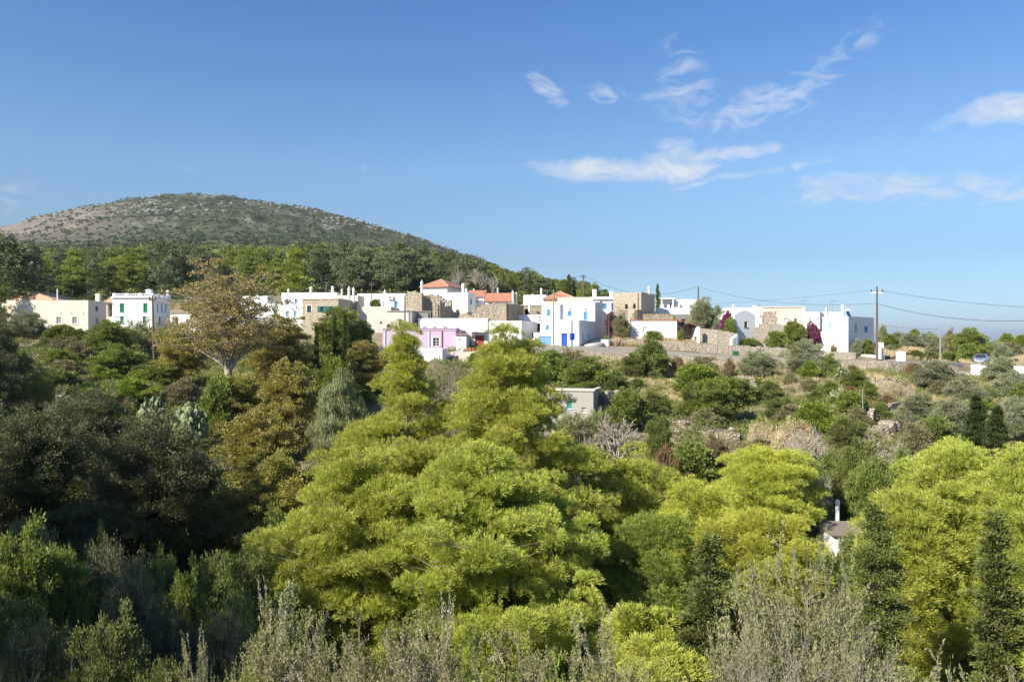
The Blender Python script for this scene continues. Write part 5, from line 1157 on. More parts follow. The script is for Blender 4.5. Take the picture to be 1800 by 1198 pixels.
for s in (0, 1):    # close to the camera
    sproto('fg_shrub', stems_plant(210+s, 4.2, 1.8, 85, (.055, .017), 26, .3, 20, .17, .8, .018, .26, 130, (.036, .011), lo=.3), 'twig', 'lf_fg', 3.6, 1.75)
    sproto('fg_leafy', stems_plant(220+s, 3.6, 1.6, 70, (.060, .018), 22, .3, 16, .16, 1.1, .016, lo=.3), 'twig_brown', 'lf_bright', 3.2, 1.6, ('stems', 'foliage'))
    sproto('fg_grey', stems_plant(230+s, 3.8, 2.0, 90, (.05, .012), 10, .3, 18, .18, .9, .020, lo=.3), 'twig_pale', 'lf_drab', 3.3, 1.9, ('stems', 'foliage'))
sproto('fg_olive', stems_plant(240, 4.4, 2.5, 150, (.085, .015), 20, .25, 13, .18, .8, .020, lo=.4), 'twig', 'lf_wild', 3.9, 2.4, ('stems', 'foliage'))
sproto('fg_dark', stems_plant(250, 3.4, 2.0, 100, (.075, .026), 20, .3, 14, .2, .8, .018, lo=.25), 'twig_brown', 'lf_bush', 3.0, 1.9, ('stems', 'foliage'))

for s in (1, 2):
    proto('near_leafy', make_tree(s+400, 3, sc_prof(dome_p, 1.7), nb=64, base=.05, rc=.25, flatc=1.1, nl=120, leaf=(.075, .026), kind='leaf', trunk_r=.05, split=.35, nc=1.0, inner=.2, upb=.5, jit=.8), 'twig_brown', 'lf_green', 3.1, 1.9, ('stems', 'foliage'))
    proto('near_dark', make_tree(s+410, 3, sc_prof(dome_p, 1.7), nb=64, base=.05, rc=.25, flatc=1.1, nl=120, leaf=(.07, .022), kind='leaf', trunk_r=.05, split=.35, nc=1.0, inner=.2, upb=.5, jit=.8), 'twig_brown', 'lf_bush', 3.1, 1.9, ('stems', 'foliage'))
    proto('near_twiggy', make_tree(s+420, 3, sc_prof(dome_p, 1.7), nb=90, base=.05, rc=.24, flatc=1.2, nl=60, leaf=(.07, .013), kind='leaf', trunk_r=.06, split=.3, nc=1.3, inner=.1, upb=1.2, jit=1.0), 'twig', 'lf_drab', 3.1, 1.9, ('stems', 'foliage'))
def bare_tree(seed, H, spread=.55, depth=6, r=.09, k=3, droop=0):
    rng = np.random.default_rng(seed); segs = []
    def rec(p, d, l, rr, n):
        q = p
        for _ in range(3):
            d = unit(d+rng.normal(size=3)*.16+np.array([0, 0, .05-droop*(depth-n)*.1])); q2 = q+d*l/3; segs.append([*q, max(rr, .013), *q2, max(rr*.85, .012)]); q = q2
        if n == 0: return
        for _ in range(k if n < depth else 5):
            nd = unit(d+rdir(rng, 1)[0]*spread*1.5+np.array([0, 0, .12-droop*.35]))
            rec(q, nd, l*rng.uniform(.62, .9), rr*.62, n-1)
    rec(np.zeros(3), np.array([0, 0, 1.]), H*.20, r, depth)
    V, Q = tubes(segs, 4)
    return V, Q
for s in (1, 2):
    V, Q = bare_tree(300+s, 4, .6, 5, .09); zz = V[:, 2].max(); rr = np.percentile(np.hypot(V[:, 0], V[:, 1]), 98)
    PROTO.setdefault('bare', []).append(([np_mesh('bare', V, [Q], 'bare_twig', True)], zz, rr, ('branches',)))


_cnt = {}
def put(key, label, px, D, pyt, wpx, cat='bush', group=None, name=None, var=None, wmin=0, lift=0):
    lst = PROTO[key]; i = _cnt.get(key, 0); _cnt[key] = i+1
    ms, H, Rr, parts = lst[(i if var is None else var) % len(lst)]
    g_ = onground(px, D); h_ = max(-(pyt-CY)/F*D-g_.z, .5); r_ = wpx/F*D/2
    rz = (i*2.4+px*.013) % 6.283
    nm_ = name or {'tree': 'tree', 'pine': 'pine_tree', 'olive tree': 'olive_tree', 'cypress': 'cypress_tree', 'reeds': 'reed_clump', 'oak': 'oak_tree', 'plane tree': 'plane_tree', 'willow': 'willow_tree', 'bougainvillea': 'bougainvillea', 'bare tree': 'bare_tree', 'conifer': 'conifer_tree', 'eucalyptus': 'eucalyptus_tree', 'vine': 'vine'}.get(cat, 'bush')
    sz = max(h_/H, .78*r_/Rr)      # a plant too wide for its height stands lower on the bank instead of being squashed
    b_ = Vector((g_.x, g_.y, g_.z-.1+h_-H*sz))
    return place_tree(nm_, label, cat, b_, ms, None, group, parts, rz, (r_/Rr, r_/Rr, sz))

# ------------------------------------------------------------ the wood behind the village
rs = random.Random(42)
top_env = lambda px: np.interp(px, [-80, 60, 150, 300, 480, 560, 740, 800, 870, 950, 1000, 1040, 1080, 1140], [418, 425, 430, 424, 428, 420, 420, 436, 458, 478, 490, 500, 514, 540])
forest = []
for i in range(350):
    px = rs.uniform(-60, 1085); D = 172+170*(rs.random()**.85)
    g_ = onground(px, D)
    gpy = CY-g_.z/D*F
    kind = 'far_pine'
    u_ = rs.random()
    if 530 < px < 800 and D < 290: kind = 'far_euc' if u_ < .75 else 'far_dark'
    elif px < 70: kind = 'far_euc' if u_ < .6 else 'far_dark'
    elif 270 < px < 370: kind = 'far_euc' if u_ < .6 else 'far_pine'
    elif 80 < px < 280: kind = 'far_pine' if u_ < .62 else ('far_dark' if u_ < .9 else 'far_euc')
    elif px > 800: kind = 'far_pine' if u_ < .5 else ('far_euc' if u_ < .8 else 'far_dark')
    else: kind = 'far_pine' if u_ < .6 else 'far_dark'
    hgt = {'far_pine': 10.5, 'far_euc': 13, 'far_dark': 6.5}[kind]*rs.uniform(.58, 1.0)
    if px > 820: hgt *= .8
    pyt = max(gpy-hgt*F/D, top_env(px)+rs.uniform(-3, 14))
    if pyt > gpy-12: continue
    wpx = (gpy-pyt)*{'far_pine': .82, 'far_euc': .74, 'far_dark': 1.15}[kind]*rs.uniform(.85, 1.2)
    wpx = max(wpx, 3.6*F/D)
    lab, cat, grp = {'far_pine': ('light green pine in the wood on the slope behind the village', 'pine', 'light green pines in the wood behind the village'),
                     'far_euc': ('tall grey green eucalyptus in the wood behind the village', 'eucalyptus', 'eucalyptus trees in the wood behind the village'),
                     'far_dark': ('low dark evergreen tree in the wood behind the village', 'tree', 'dark evergreen trees in the wood behind the village')}[kind]
    put(kind, lab, px, D, pyt, wpx, cat, grp, var=rs.randrange(3))
for px, D, pyt, w_ in [(840, 160, 499, 14), (857, 160, 502, 14), (932, 165, 483, 12), (972, 168, 494, 12), (1000, 170, 486, 17), (1008, 172, 496, 12), (878, 168, 500, 12)]:
    put('far_cypress', 'dark pointed cypress standing out behind the red roofed houses', px, D, pyt, w_, 'cypress', 'dark cypresses behind the red roofed houses')
for px, D, pyt, w_ in [(812, 190, 462, 42), (838, 185, 468, 44), (868, 190, 474, 34)]: put('bare', 'leafless purplish grey tree in the wood above the red roofs', px, D, pyt, w_, 'bare tree', 'leafless trees in the wood above the red roofs')
put('far_euc', 'big dark tree rising over the roof at the extreme left edge', 12, 121, 418, 130, 'tree', var=0)
put('far_pine', 'light green tree branch mass hanging beside the left end of the cream house', -4, 106, 486, 40, 'tree', var=0)

def cover(name, label, n, region, rad, nl, leaf, mat, seed, wood=None, flat_=.7, kind='leaf', upb=.6, lift=.3):
    """ground cover nobody could count: soft clumps of small leaves all over a region; region(rng, n) -> px, D"""
    rng = np.random.default_rng(seed); px, D = region(rng, n); x = (px-CX)/F*D; z = ground(x, D)
    keep = vnoise(x*.12+seed, D*.12)+.35*vnoise(x*.5, D*.5) > rng.uniform(-.55, .35, len(x))
    x, D, z = x[keep], D[keep], z[keep]; r = rng.uniform(*rad, len(x)); idx = np.repeat(np.arange(len(x)), nl)
    u = rdir(rng, len(idx)); u[:, 2] = np.abs(u[:, 2])
    P = np.stack([x, D, z], 1)[idx]+u*(r[idx]*rng.uniform(.35, 1, len(idx)))[:, None]*[1, 1, flat_]+[0, 0, -.05]
    Dv = unit(u*.6+[0, 0, upb]+rng.normal(size=P.shape)*.4)
    s_ = np.sqrt(r[idx]/np.mean(rad))[:, None]
    V, Fc = leaves(rng, P, Dv*s_, leaf[0], leaf[1], kind == 'blade')
    o = link(name, np_mesh(name, V, [Fc], mat)); return tag(o, label, 'vegetation', None, 'stuff')
def reg(p0, p1, d0, d1, logd=True):
    def f(rng, n):
        D = np.exp(rng.uniform(math.log(d0), math.log(d1), n)) if logd else rng.uniform(d0, d1, n)
        return rng.uniform(p0, p1, n), D
    return f
def no_build(f, bad):
    def g_(rng, n):
        px, D = f(rng, n); k = np.ones(n, bool)
        for (a, b, c_, d_) in bad: k &= ~((px > a) & (px < b) & (D > c_) & (D < d_))
        return px[k], D[k]
    return g_
ROADS = [(880, 1860, 103.5, 150), (660, 1000, 95, 150), (500, 760, 108, 150), (-80, 320, 104, 150), (940, 1060, 66, 76), (1455, 1600, 40, 52)]
sl = no_build(reg(-260, 2120, 46, 112), ROADS)
cover('green_undergrowth', 'green undergrowth covering the slope between the bushes', 8000, sl, (.35, 1.45), 80, (.17, .05), 'lf_bush', 1)
cover('leafy_undergrowth', 'yellow green undergrowth covering the slope', 5000, sl, (.3, 1.3), 70, (.18, .06), 'lf_green', 2)
cover('dry_scrub', 'dry brownish scrub covering the slope', 6200, sl, (.3, 1.1), 60, (.16, .03), 'lf_scrub', 3, upb=1.2)
cover('dead_scrub', 'rust coloured dead scrub on the slope', 1000, sl, (.3, .7), 55, (.16, .03), 'lf_rust', 4, upb=1.2)
cover('valley_undergrowth', 'dark undergrowth on the floor of the valley', 11500, no_build(reg(-450, 2350, 9, 50), ROADS), (.35, 1.2), 80, (.13, .042), 'lf_bush', 5)
cover('dry_grass', 'dry straw coloured grass on the meadow and banks', 3600, no_build(reg(1040, 1560, 112.8, 124, False), [(1100, 1232, 117, 125), (1440, 1545, 111, 125), (1030, 1075, 100, 130), (1495, 1560, 108, 114)]), (.3, .7), 70, (.55, .034), 'lf_straw', 6, kind='blade', upb=2.2, flat_=.4)
cover('bank_grass', 'dry straw coloured grass under the road', 3600, reg(900, 1860, 84, 105.6, False), (.25, .6), 46, (.42, .028), 'lf_straw', 7, kind='blade', upb=2.2, flat_=.4)
cover('roadside_grass', 'dry grass and weeds beyond the road at the right', 1500, reg(1540, 1880, 112, 150, False), (.25, .6), 46, (.45, .032), 'lf_straw', 8, kind='blade', upb=2.0, flat_=.5)
cover('left_bank_shrubs', 'mixed green and brown shrubs covering the bank below the cream house', 1500, reg(-60, 880, 78, 108, False), (.4, 1.1), 75, (.18, .055), 'lf_green', 21)
cover('left_bank_scrub', 'dry scrub covering the bank below the cream house', 1100, reg(-60, 880, 74, 106, False), (.4, .9), 65, (.17, .03), 'lf_scrub', 22, upb=1.1)
cover('village_weeds', 'weeds and garden greenery between the houses', 1500, reg(-60, 1340, 119, 165, False), (.3, .9), 50, (.22, .07), 'lf_bush', 9)
cover('wood_floor', 'dark shrub layer under and beyond the wood', 6500, reg(-350, 1500, 165, 420), (1.0, 2.4), 55, (.50, .2), 'lf_dark', 10)
cover('pine_scrub', 'mixed light green shrubs under the wood', 2600, reg(-350, 1250, 175, 480), (1.0, 2.6), 55, (.50, .2), 'lf_pine_far', 11)
cover('far_wood', 'far off dark wood covering the lower slopes of the mountain', 3800, reg(-350, 1300, 400, 760), (2.0, 4.0), 34, (1.3, .55), 'lf_dark', 12)
cover('far_pine_wood', 'far off light green pine wood at the foot of the mountain', 6000, reg(-350, 1300, 370, 700), (2.0, 4.4), 38, (1.2, .5), 'lf_pine_far', 14)
cover('hill_scrub', 'low dark scrub scattered over the mountain', 17000, no_build(reg(-350, 1350, 640, 1480), [(-400, 40, 900, 1500)]), (.9, 2.2), 9, (1.9, .9), 'lf_dark', 13, flat_=.5)
def outcrops():
    rng = np.random.default_rng(9); bm = bmesh.new(); bmesh.ops.create_icosphere(bm, subdivisions=1, radius=1)
    V0 = np.array([v_.co[:] for v_ in bm.verts]); F0 = np.array([[v_.index for v_ in f_.verts] for f_ in bm.faces]); bm.free()
    px = np.concatenate([rng.uniform(430, 960, 520), rng.uniform(225, 420, 260), rng.uniform(520, 760, 120), rng.uniform(-40, 300, 200)])
    D = np.concatenate([rng.normal(1270, 60, 520), rng.normal(1120, 28, 260), rng.normal(1150, 40, 120), rng.uniform(1000, 1350, 200)])
    x = (px-CX)/F*D; z = ground(x, D); k = vnoise(x*.02+3, D*.03) > .12; x, D, z = x[k], D[k], z[k]; n = len(x)
    s_ = rng.uniform(.7, 2.6, (n, 1, 1)); V = V0[None]*s_*rng.uniform(.6, 1.3, (n, 12 if len(V0) == 12 else len(V0), 1))*np.array([1.6, 1, .8])+np.stack([x, D, z], 1)[:, None]
    Fc = (F0[None]+np.arange(n)[:, None, None]*len(V0)).reshape(-1, 3)
    tag(link('rock_outcrops', np_mesh('rock_outcrops', V.reshape(-1, 3), [Fc], 'outcrop')), 'pale limestone outcrops along the crest and flank of the mountain', 'rocks', None, 'stuff')
outcrops()

# ------------------------------------------------------------ plants by name
T = [
 # left slope
 ('oak', 'almost black tree filling the left edge below the cream house', -25, 62, 552, 150, 'tree'),
 ('oak', 'black shaded tree at the left edge, lower down', -40, 54, 600, 150, 'tree'),
 ('olive', 'pale green bushy tree against the front left of the cream house', 48, 101, 551, 86, 'tree'),
 ('leafy', 'low green shrub under the barred windows of the cream house', 108, 100, 574, 62, 'bush'),
 ('scrub', 'brownish shrub below the corner of the cream house', 118, 95, 598, 84, 'bush'),
 ('green_tree', 'leafy green tree in front of the right corner of the cream house', 190, 97, 567, 88, 'tree'),
 ('reed_green', 'grey green cane thicket below the green shuttered house', 243, 103, 562, 74, 'reeds'),
 ('reed_green', 'cane thicket right of the leaning pole', 286, 102, 566, 54, 'reeds'),
 ('green_tree', 'round green tree left of the leaning pole, lower down', 208, 88, 610, 96, 'tree'),
 ('bright', 'light green bush right behind the leaning pole base', 250, 82, 655, 92, 'bush'),
 ('bright', 'light green bush between cactus and leaning pole', 175, 84, 645, 60, 'bush'),
 ('leafy', 'green bush right of the yellow reeds', 118, 76, 655, 66, 'bush'),
 ('leafy', 'green bush at the left edge above the yellow reeds', 18, 74, 622, 64, 'bush'),
 ('reed', 'bright yellow green reed tuft on the left slope', 58, 66, 640, 66, 'reeds'),
 ('scrub', 'dry purple brown scrub on the left slope', 85, 84, 640, 90, 'bush'),
 ('grey_scrub', 'grey leafless thicket below the yellow reeds', 125, 62, 690, 78, 'bush'),
 ('rust', 'rust brown bush left of the cactus clumps', 215, 66, 700, 60, 'bush'),
 ('bright', 'pale green bush above the cactus clumps', 235, 70, 668, 80, 'bush'),
 ('leafy', 'dark green bush right of the cactus clumps', 388, 64, 668, 66, 'bush'),
 ('scrub', 'brownish bush above and right of the cactus', 322, 72, 668, 70, 'bush'),
 ('scrub', 'dry shrub at the foot of the leaning pole', 285, 92, 640, 50, 'bush'),
 ('oak', 'dark grey green oak, largest of the shaded group at the left', 262, 41, 738, 262, 'oak'),
 ('oak', 'dark oak whose crown meets the left edge of the photo', 40, 43, 722, 250, 'oak'),
 ('oak', 'dark oak between the two larger shaded oaks', 160, 50, 690, 190, 'oak'),
 ('oak', 'dark oak below the cactus in deep shade', 330, 46, 775, 130, 'oak'),
 # brown plane trees
 ('plane', 'yellow brown plane tree left of the big plane trunk', 318, 84, 572, 96, 'plane tree'),
 ('plane', 'brown plane tree right of the big plane trunk', 492, 86, 560, 130, 'plane tree'),
 ('plane', 'ochre plane tree in front of the big plane trunk', 425, 66, 660, 120, 'plane tree'),
 ('plane', 'ochre plane tree left of the pines, upper half', 505, 62, 640, 120, 'plane tree'),
 ('plane', 'large ochre plane tree between dark oaks and pines', 455, 52, 725, 150, 'plane tree'),
 ('plane', 'golden plane tree lowest of its row beside the pines', 490, 45, 800, 150, 'plane tree'),
 ('plane', 'golden plane tree showing under the dark oak', 400, 44, 860, 120, 'plane tree'),
 # centre left
 ('green_tree', 'green tree below the stone house, behind the thin cypresses', 600, 96, 548, 118, 'tree'),
 ('green_tree', 'smaller green tree left of the pink house', 640, 98, 568, 46, 'tree'),
 ('thin_cypress', 'slim dark cypress, leftmost and tallest below the stone house', 556, 88, 573, 13, 'cypress'),
 ('thin_cypress', 'slim dark cypress, second below the stone house', 589, 90, 556, 15, 'cypress'),
 ('thin_cypress', 'slim dark cypress, third below the stone house', 605, 90, 550, 16, 'cypress'),
 ('thin_cypress', 'short slim cypress beside the third one', 614, 89, 570, 11, 'cypress'),
 ('plane', 'yellowish shrub like tree left of the white garden wall', 640, 86, 604, 96, 'tree'),
 ('bright', 'light green bush beneath the slim cypresses', 585, 76, 636, 90, 'bush'),
 ('reed_green', 'thin green canes in front of the concrete hut', 1005, 66, 722, 60, 'reeds'),
 ('willow', 'grey green weeping tree left of the pines', 592, 54, 642, 116, 'willow'),
 ('willow', 'grey green weeping tree beside the golden plane tree', 565, 46, 770, 90, 'willow'),
 ('willow', 'weeping tree seen low between plane and pine', 580, 42, 860, 90, 'willow'),
 ('bush', 'black green bush in the gap under golden plane', 500, 37, 912, 150, 'bush'),
 ('oak', 'dark round tree in the gap left of the pine boughs', 560, 36, 905, 90, 'tree'),
 ('grey_scrub', 'pale twiggy tree between the two tall pines', 785, 66, 628, 100, 'bush'),
 ('grey_scrub', 'pale twiggy tree below the tiny white outhouse', 815, 62, 650, 90, 'bush'),
 ('leafy', 'small palm like bush under the rust red doorway', 838, 96, 620, 34, 'bush'),
 ('green_tree', 'broad leaved fig like tree under the blue garage', 962, 92, 620, 110, 'tree'),
 ('green_tree', 'broad leaved green tree above the concrete hut', 1030, 84, 633, 118, 'tree'),
 ('scrub', 'brown green shrub below the deep blue door', 1000, 99, 618, 90, 'bush'),
 ('bush', 'dark bush right of the fig like trees', 1078, 82, 655, 70, 'bush'),
 # right slope
 ('bush', 'big round dark green bush below the retaining wall', 1144, 98, 602, 80, 'bush'),
 ('bush', 'dark bush hugging the left foot of the big round one', 1112, 96, 625, 50, 'bush'),
 ('rust', 'orange brown dead bush right of the big round bush', 1192, 98, 626, 34, 'bush'),
 ('rust', 'rusty dead bush below the green bin', 1282, 100, 630, 26, 'bush'),
 ('scrub', 'straw coloured shrub between the dead bushes', 1235, 99, 628, 66, 'bush'),
 ('olive', 'silvery olive tree below the white corner house', 1414, 98, 600, 96, 'olive tree'),
 ('olive', 'thin olive shrub left of the silvery olive tree', 1330, 99, 618, 84, 'olive tree'),
 ('bush', 'shaded bush at the right foot of the silvery olive', 1458, 96, 625, 44, 'bush'),
 ('bright', 'light green shrub row under the middle of the road', 1225, 90, 645, 110, 'bush'),
 ('leafy', 'green shrub above the middle terrace wall, right part', 1290, 82, 668, 84, 'bush'),
 ('green_tree', 'round green tree in the middle of the terraced slope', 1262, 76, 672, 92, 'tree'),
 ('bush', 'upright olive green bush left of the round green tree', 1215, 77, 678, 46, 'bush'),
 ('bush', 'dome shaped green bush right of the round green tree', 1352, 82, 672, 62, 'bush'),
 ('bush', 'dark bush in the hollow below the dome shaped one', 1365, 78, 700, 50, 'bush'),
 ('bush', 'small round green bush right of the broken stone wall', 1434, 84, 687, 44, 'bush'),
 ('bush', 'compact dark green bush under the sunlit stone bank', 1502, 90, 652, 52, 'bush'),
 ('bush', 'dark green bush right below the compact one', 1528, 84, 672, 36, 'bush'),
 ('dry_reed', 'tall straw coloured weeds left of the sunlit bank', 1568, 87, 668, 46, 'reeds'),
 ('leafy', 'yellow green bush at the thin weathered post', 1495, 78, 690, 60, 'bush'),
 ('leafy', 'green plants growing in the small roofless ruin', 1548, 77, 708, 34, 'bush'),
 ('olive', 'silvery olive tree just left of the white parapet', 1646, 93, 636, 92, 'olive tree'),
 ('olive', 'silvery olive tree lower right of the parapet', 1700, 84, 668, 84, 'olive tree'),
 ('olive', 'olive tree in front of the parked car', 1762, 95, 628, 70, 'olive tree'),
 ('olive', 'olive tree at the right edge below the parapet end', 1790, 86, 655, 96, 'olive tree'),
 ('olive', 'dark olive tree right of the small roofless ruin', 1612, 73, 696, 86, 'olive tree'),
 ('olive', 'olive tree left of the two broad cypresses', 1672, 70, 705, 96, 'olive tree'),
 ('bush', 'shaded green bush under the dark olive tree', 1640, 66, 735, 90, 'bush'),
 ('olive', 'olive tree behind the right broad cypress', 1782, 70, 700, 80, 'olive tree'),
 ('cypress', 'broad dark cypress, left of the pair at the right', 1716, 61, 692, 52, 'cypress'),
 ('cypress', 'broad dark cypress, right of the pair at the right', 1752, 58, 712, 50, 'cypress'),
 ('leafy', 'green bush right of the concrete hut', 1102, 72, 690, 80, 'bush'),
 ('bush', 'green bush above the pale curving stones', 1150, 78, 690, 80, 'bush'),
 ('bush', 'upright dark shrub right of the bare pale tree', 1158, 64, 735, 56, 'bush'),
 ('bush', 'reddish green shrub in front of the hut', 1062, 64, 728, 44, 'bush'),
 ('reed_green', 'tall thin green canes beside the hut', 1050, 67, 715, 36, 'reeds'),
 ('bare', 'bare pale tree right of the concrete hut', 1085, 58, 722, 110, 'bare tree'),
 ('bare', 'smaller bare pale tree under the green canes', 1040, 55, 745, 66, 'bare tree'),
 ('rust', 'dark red brown bush behind the bright pines', 1165, 54, 785, 56, 'bush'),
 ('leafy', 'green shrub below the pale terrace wall', 1215, 60, 782, 100, 'bush'),
 ('scrub', 'yellowish shrub right under the pale terrace wall', 1255, 62, 770, 60, 'bush'),
 ('dry_reed', 'straw coloured canes right of the terrace wall', 1340, 66, 738, 60, 'reeds'),
 ('dry_reed', 'dry grey cane thicket in the middle right', 1395, 63, 735, 80, 'reeds'),
 ('bright', 'soft green bush below the small round bush', 1430, 72, 712, 100, 'bush'),
 ('bush', 'green bush in the middle right above the bare trees', 1490, 67, 735, 80, 'bush'),
 ('bare', 'grey bare tree in the middle right, left of three', 1415, 57, 745, 96, 'bare tree'),
 ('bare', 'grey bare tree in the middle right, middle of three', 1518, 60, 750, 84, 'bare tree'),
 ('bare', 'grey bare tree in the middle right, right of three', 1578, 59, 772, 64, 'bare tree'),
 ('bare', 'dead grey slender tree above the yellow pine', 1442, 50, 800, 56, 'bare tree'),
 ('scrub', 'brown scrub between bare trees and olives', 1610, 64, 745, 70, 'bush'),
 ('bush', 'dark green bush right of the weeping dead tree', 1490, 52, 800, 70, 'bush'),
 ('bush', 'dark green bush above the valley house', 1530, 50, 815, 90, 'bush'),
 ('bush', 'dark green bush left of the large right pines', 1585, 50, 800, 80, 'bush'),
 ('bush', 'olive green bush behind the valley chimney', 1512, 55, 780, 90, 'bush'),
 ('leafy', 'light green bush beside the valley chimney', 1510, 54, 850, 50, 'bush'),
 ('bush', 'dark shrub standing in for pine shade at the foot of the valley house wall', 1500, 41, 948, 90, 'bush'),  # shrub added where dark pine shade covers the wall foot
 ('bush', 'dark shrub against the left corner of the valley house', 1440, 41, 955, 60, 'bush'),
 ('bush', 'green bush between bare trees and valley house', 1455, 55, 800, 60, 'bush'),
 ('bush', 'shaded bush at the right edge below the stones', 1790, 56, 790, 70, 'bush'),
 # by the houses
 ('olive', 'large olive tree between the tiled porch and the gabled house', 1236, 122, 529, 64, 'olive tree'),
 ('olive', 'smaller crown joined to the right of the large olive tree', 1262, 121, 541, 36, 'olive tree'),
 ('bougainvillea', 'purple bougainvillea beside the white gabled house', 1279, 118, 548, 30, 'bougainvillea'),
 ('leafy', 'dark green climber under the purple bougainvillea', 1284, 117, 563, 26, 'bush'),
 ('bougainvillea', 'vivid magenta bougainvillea left of the white corner house', 1426, 114.5, 567, 32, 'bougainvillea'),
 ('leafy', 'green bush left of the vivid magenta bougainvillea', 1394, 114.5, 570, 50, 'bush'),
 ('bougainvillea', 'small red bougainvillea at the alley below the blue shutters', 1074, 120, 549, 20, 'bougainvillea'),
 ('scrub', 'overgrown shrub left of the weathered white house', 1092, 117.5, 556, 36, 'bush'),
 ('leafy', 'weedy bush against the weathered white house', 1148, 116.6, 583, 36, 'bush'),
 ('leafy', 'small dark plant at the mouth of the tiled porch', 1197, 116.2, 582, 14, 'bush'),
 ('leafy', 'tiny bush on top of the white wall end', 1065, 112.8, 591, 12, 'bush'),
 ('leafy', 'low green vine patch in the meadow by the gabled house', 1318, 115, 597, 50, 'bush'),
 ('leafy', 'green bush in front of the rough stone wall', 1365, 113.4, 585, 44, 'bush'),
 ('rust', 'small rusty shrub at the foot of the corner house', 1465, 110.6, 606, 14, 'bush'),
 ('olive', 'small grey shrub under the shaded side of the corner house', 1507, 111.5, 597, 22, 'bush'),
 ('leafy', 'green shrub at the right foot of the corner house', 1524, 112, 599, 30, 'bush'),
 ('far_cypress', 'thin green cypress beside the tall plain stone house', 1156, 135, 503, 11, 'cypress'),
 ('leafy', 'leafy vine on the cream terrace', 660, 121, 529, 28, 'vine'),
 ('bougainvillea', 'magenta flowers over the left corner of the pink house', 684, 108.5, 570, 18, 'bougainvillea'),
 ('scrub', 'shrub growing on the tumbled wall of the ruins', 805, 118, 546, 14, 'bush'),
 # right horizon
 ('olive', 'tall olive tree directly behind the utility pole', 1552, 140, 574, 24, 'olive tree'),
 ('leafy', 'green bush just right of the utility pole', 1566, 124, 590, 34, 'bush'),
 ('olive', 'olive tree of the grove, far left', 1578, 165, 585, 40, 'olive tree'),
 ('olive', 'olive tree of the grove, second from its left', 1600, 150, 587, 50, 'olive tree'),
 ('bright', 'bright green tree top over the olive grove', 1607, 175, 581, 26, 'tree'),
 ('olive', 'olive tree in the middle of the grove', 1630, 155, 586, 46, 'olive tree'),
 ('olive', 'olive tree of the grove left of the pale pole', 1645, 140, 594, 40, 'olive tree'),
 ('green_tree', 'dense rounded green tree left of the parked car', 1703, 132, 580, 66, 'tree'),
 ('leafy', 'dark green shrub touching the parked car', 1700, 126, 606, 40, 'bush'),
 ('scrub', 'wispy brown tree right of the pale pole', 1670, 136, 583, 30, 'tree'),
 ('olive', 'grey olive tree behind the parked car', 1745, 150, 600, 50, 'olive tree'),
 ('bright', 'bright green tree on the horizon at the right', 1770, 190, 588, 34, 'tree'),
 ('bright', 'bright green tree at the right edge of the horizon', 1795, 185, 590, 30, 'tree'),
 ('scrub', 'brown shrub on the horizon near the right edge', 1775, 155, 602, 40, 'bush'),
 ('olive', 'grey shrub right of the parked car', 1762, 135, 608, 40, 'bush'),
 ('leafy', 'vine hedge right of the squat gate pier', 1610, 114, 617, 36, 'vine'),
 ('leafy', 'vine hedge left of the pale concrete pole', 1636, 115, 619, 30, 'vine'),
 ('leafy', 'vine hedge right of the pale concrete pole', 1668, 117, 620, 34, 'vine'),
 ('olive', 'small shrub between the two white gate piers', 1566, 118, 606, 20, 'bush'),
]
for (k_, lab, px, D, pyt, w_, cat) in T: put(k_, lab, px, D, pyt, w_, cat)
# filler shrubs on the terraces and in the valley
rs = random.Random(77)
for i in range(70):
    px = rs.uniform(880, 1820); D = rs.uniform(50, 102)
    if 930 < px < 1065 and D < 80: continue
    k_ = rs.choice(['bush', 'leafy', 'scrub', 'scrub', 'bright', 'rust'])
    g_ = onground(px, D); h_ = rs.uniform(.8, 1.9)
    put(k_, 'low wild shrub among others on the terraced slope', px, D, CY-(g_.z+h_)/D*F, h_*rs.uniform(1.3, 2.2)*F/D, 'bush', 'low wild shrubs on the terraced slope')
for i in range(50):
    px = rs.uniform(-60, 640); D = rs.uniform(54, 102)
    if px > 540 and D > 90: continue
    k_ = rs.choice(['bush', 'leafy', 'scrub', 'scrub', 'bright', 'rust', 'leafy'])
    g_ = onground(px, D); h_ = rs.uniform(1.0, 2.4)
    put(k_, 'low wild shrub among others on the left slope', px, D, CY-(g_.z+h_)/D*F, h_*rs.uniform(1.3, 2.2)*F/D, 'bush', 'low wild shrubs on the left slope')

# the big plane tree with its pale forked trunk
def unique(name, label, cat, px, D, pyt, res, wood, lm, parts=('trunk', 'crown')):
    g_ = onground(px, D); return place_tree(name, label, cat, g_-Vector((0, 0, .3)), protomesh(res, wood, lm, name), None, None, parts)
def hgt(px, D, pyt): return -(pyt-CY)/F*D-gz(*XY(px, D))+.3
Hh = hgt(402, 76, 462)
unique('plane_tree', 'big half bare brown plane tree with pale forked trunk in front of the houses', 'plane tree', 402, 76, 462,
       make_tree(501, Hh, lambda t: float(np.interp(t, [0, .22, .4, .6, .75, .9, 1], [3.0, 4.8, 5.4, 5.6, 4.8, 3.4, 1.5])), nb=66, base=.40, rc=.55, flatc=.8, nl=30, leaf=(.20, .065), kind='leaf', trunk_r=.5, split=.5, nc=.85, inner=.15, jit=.6, lat=.4, lean=(-.8, 0)), 'pale_bark', 'lf_plane')

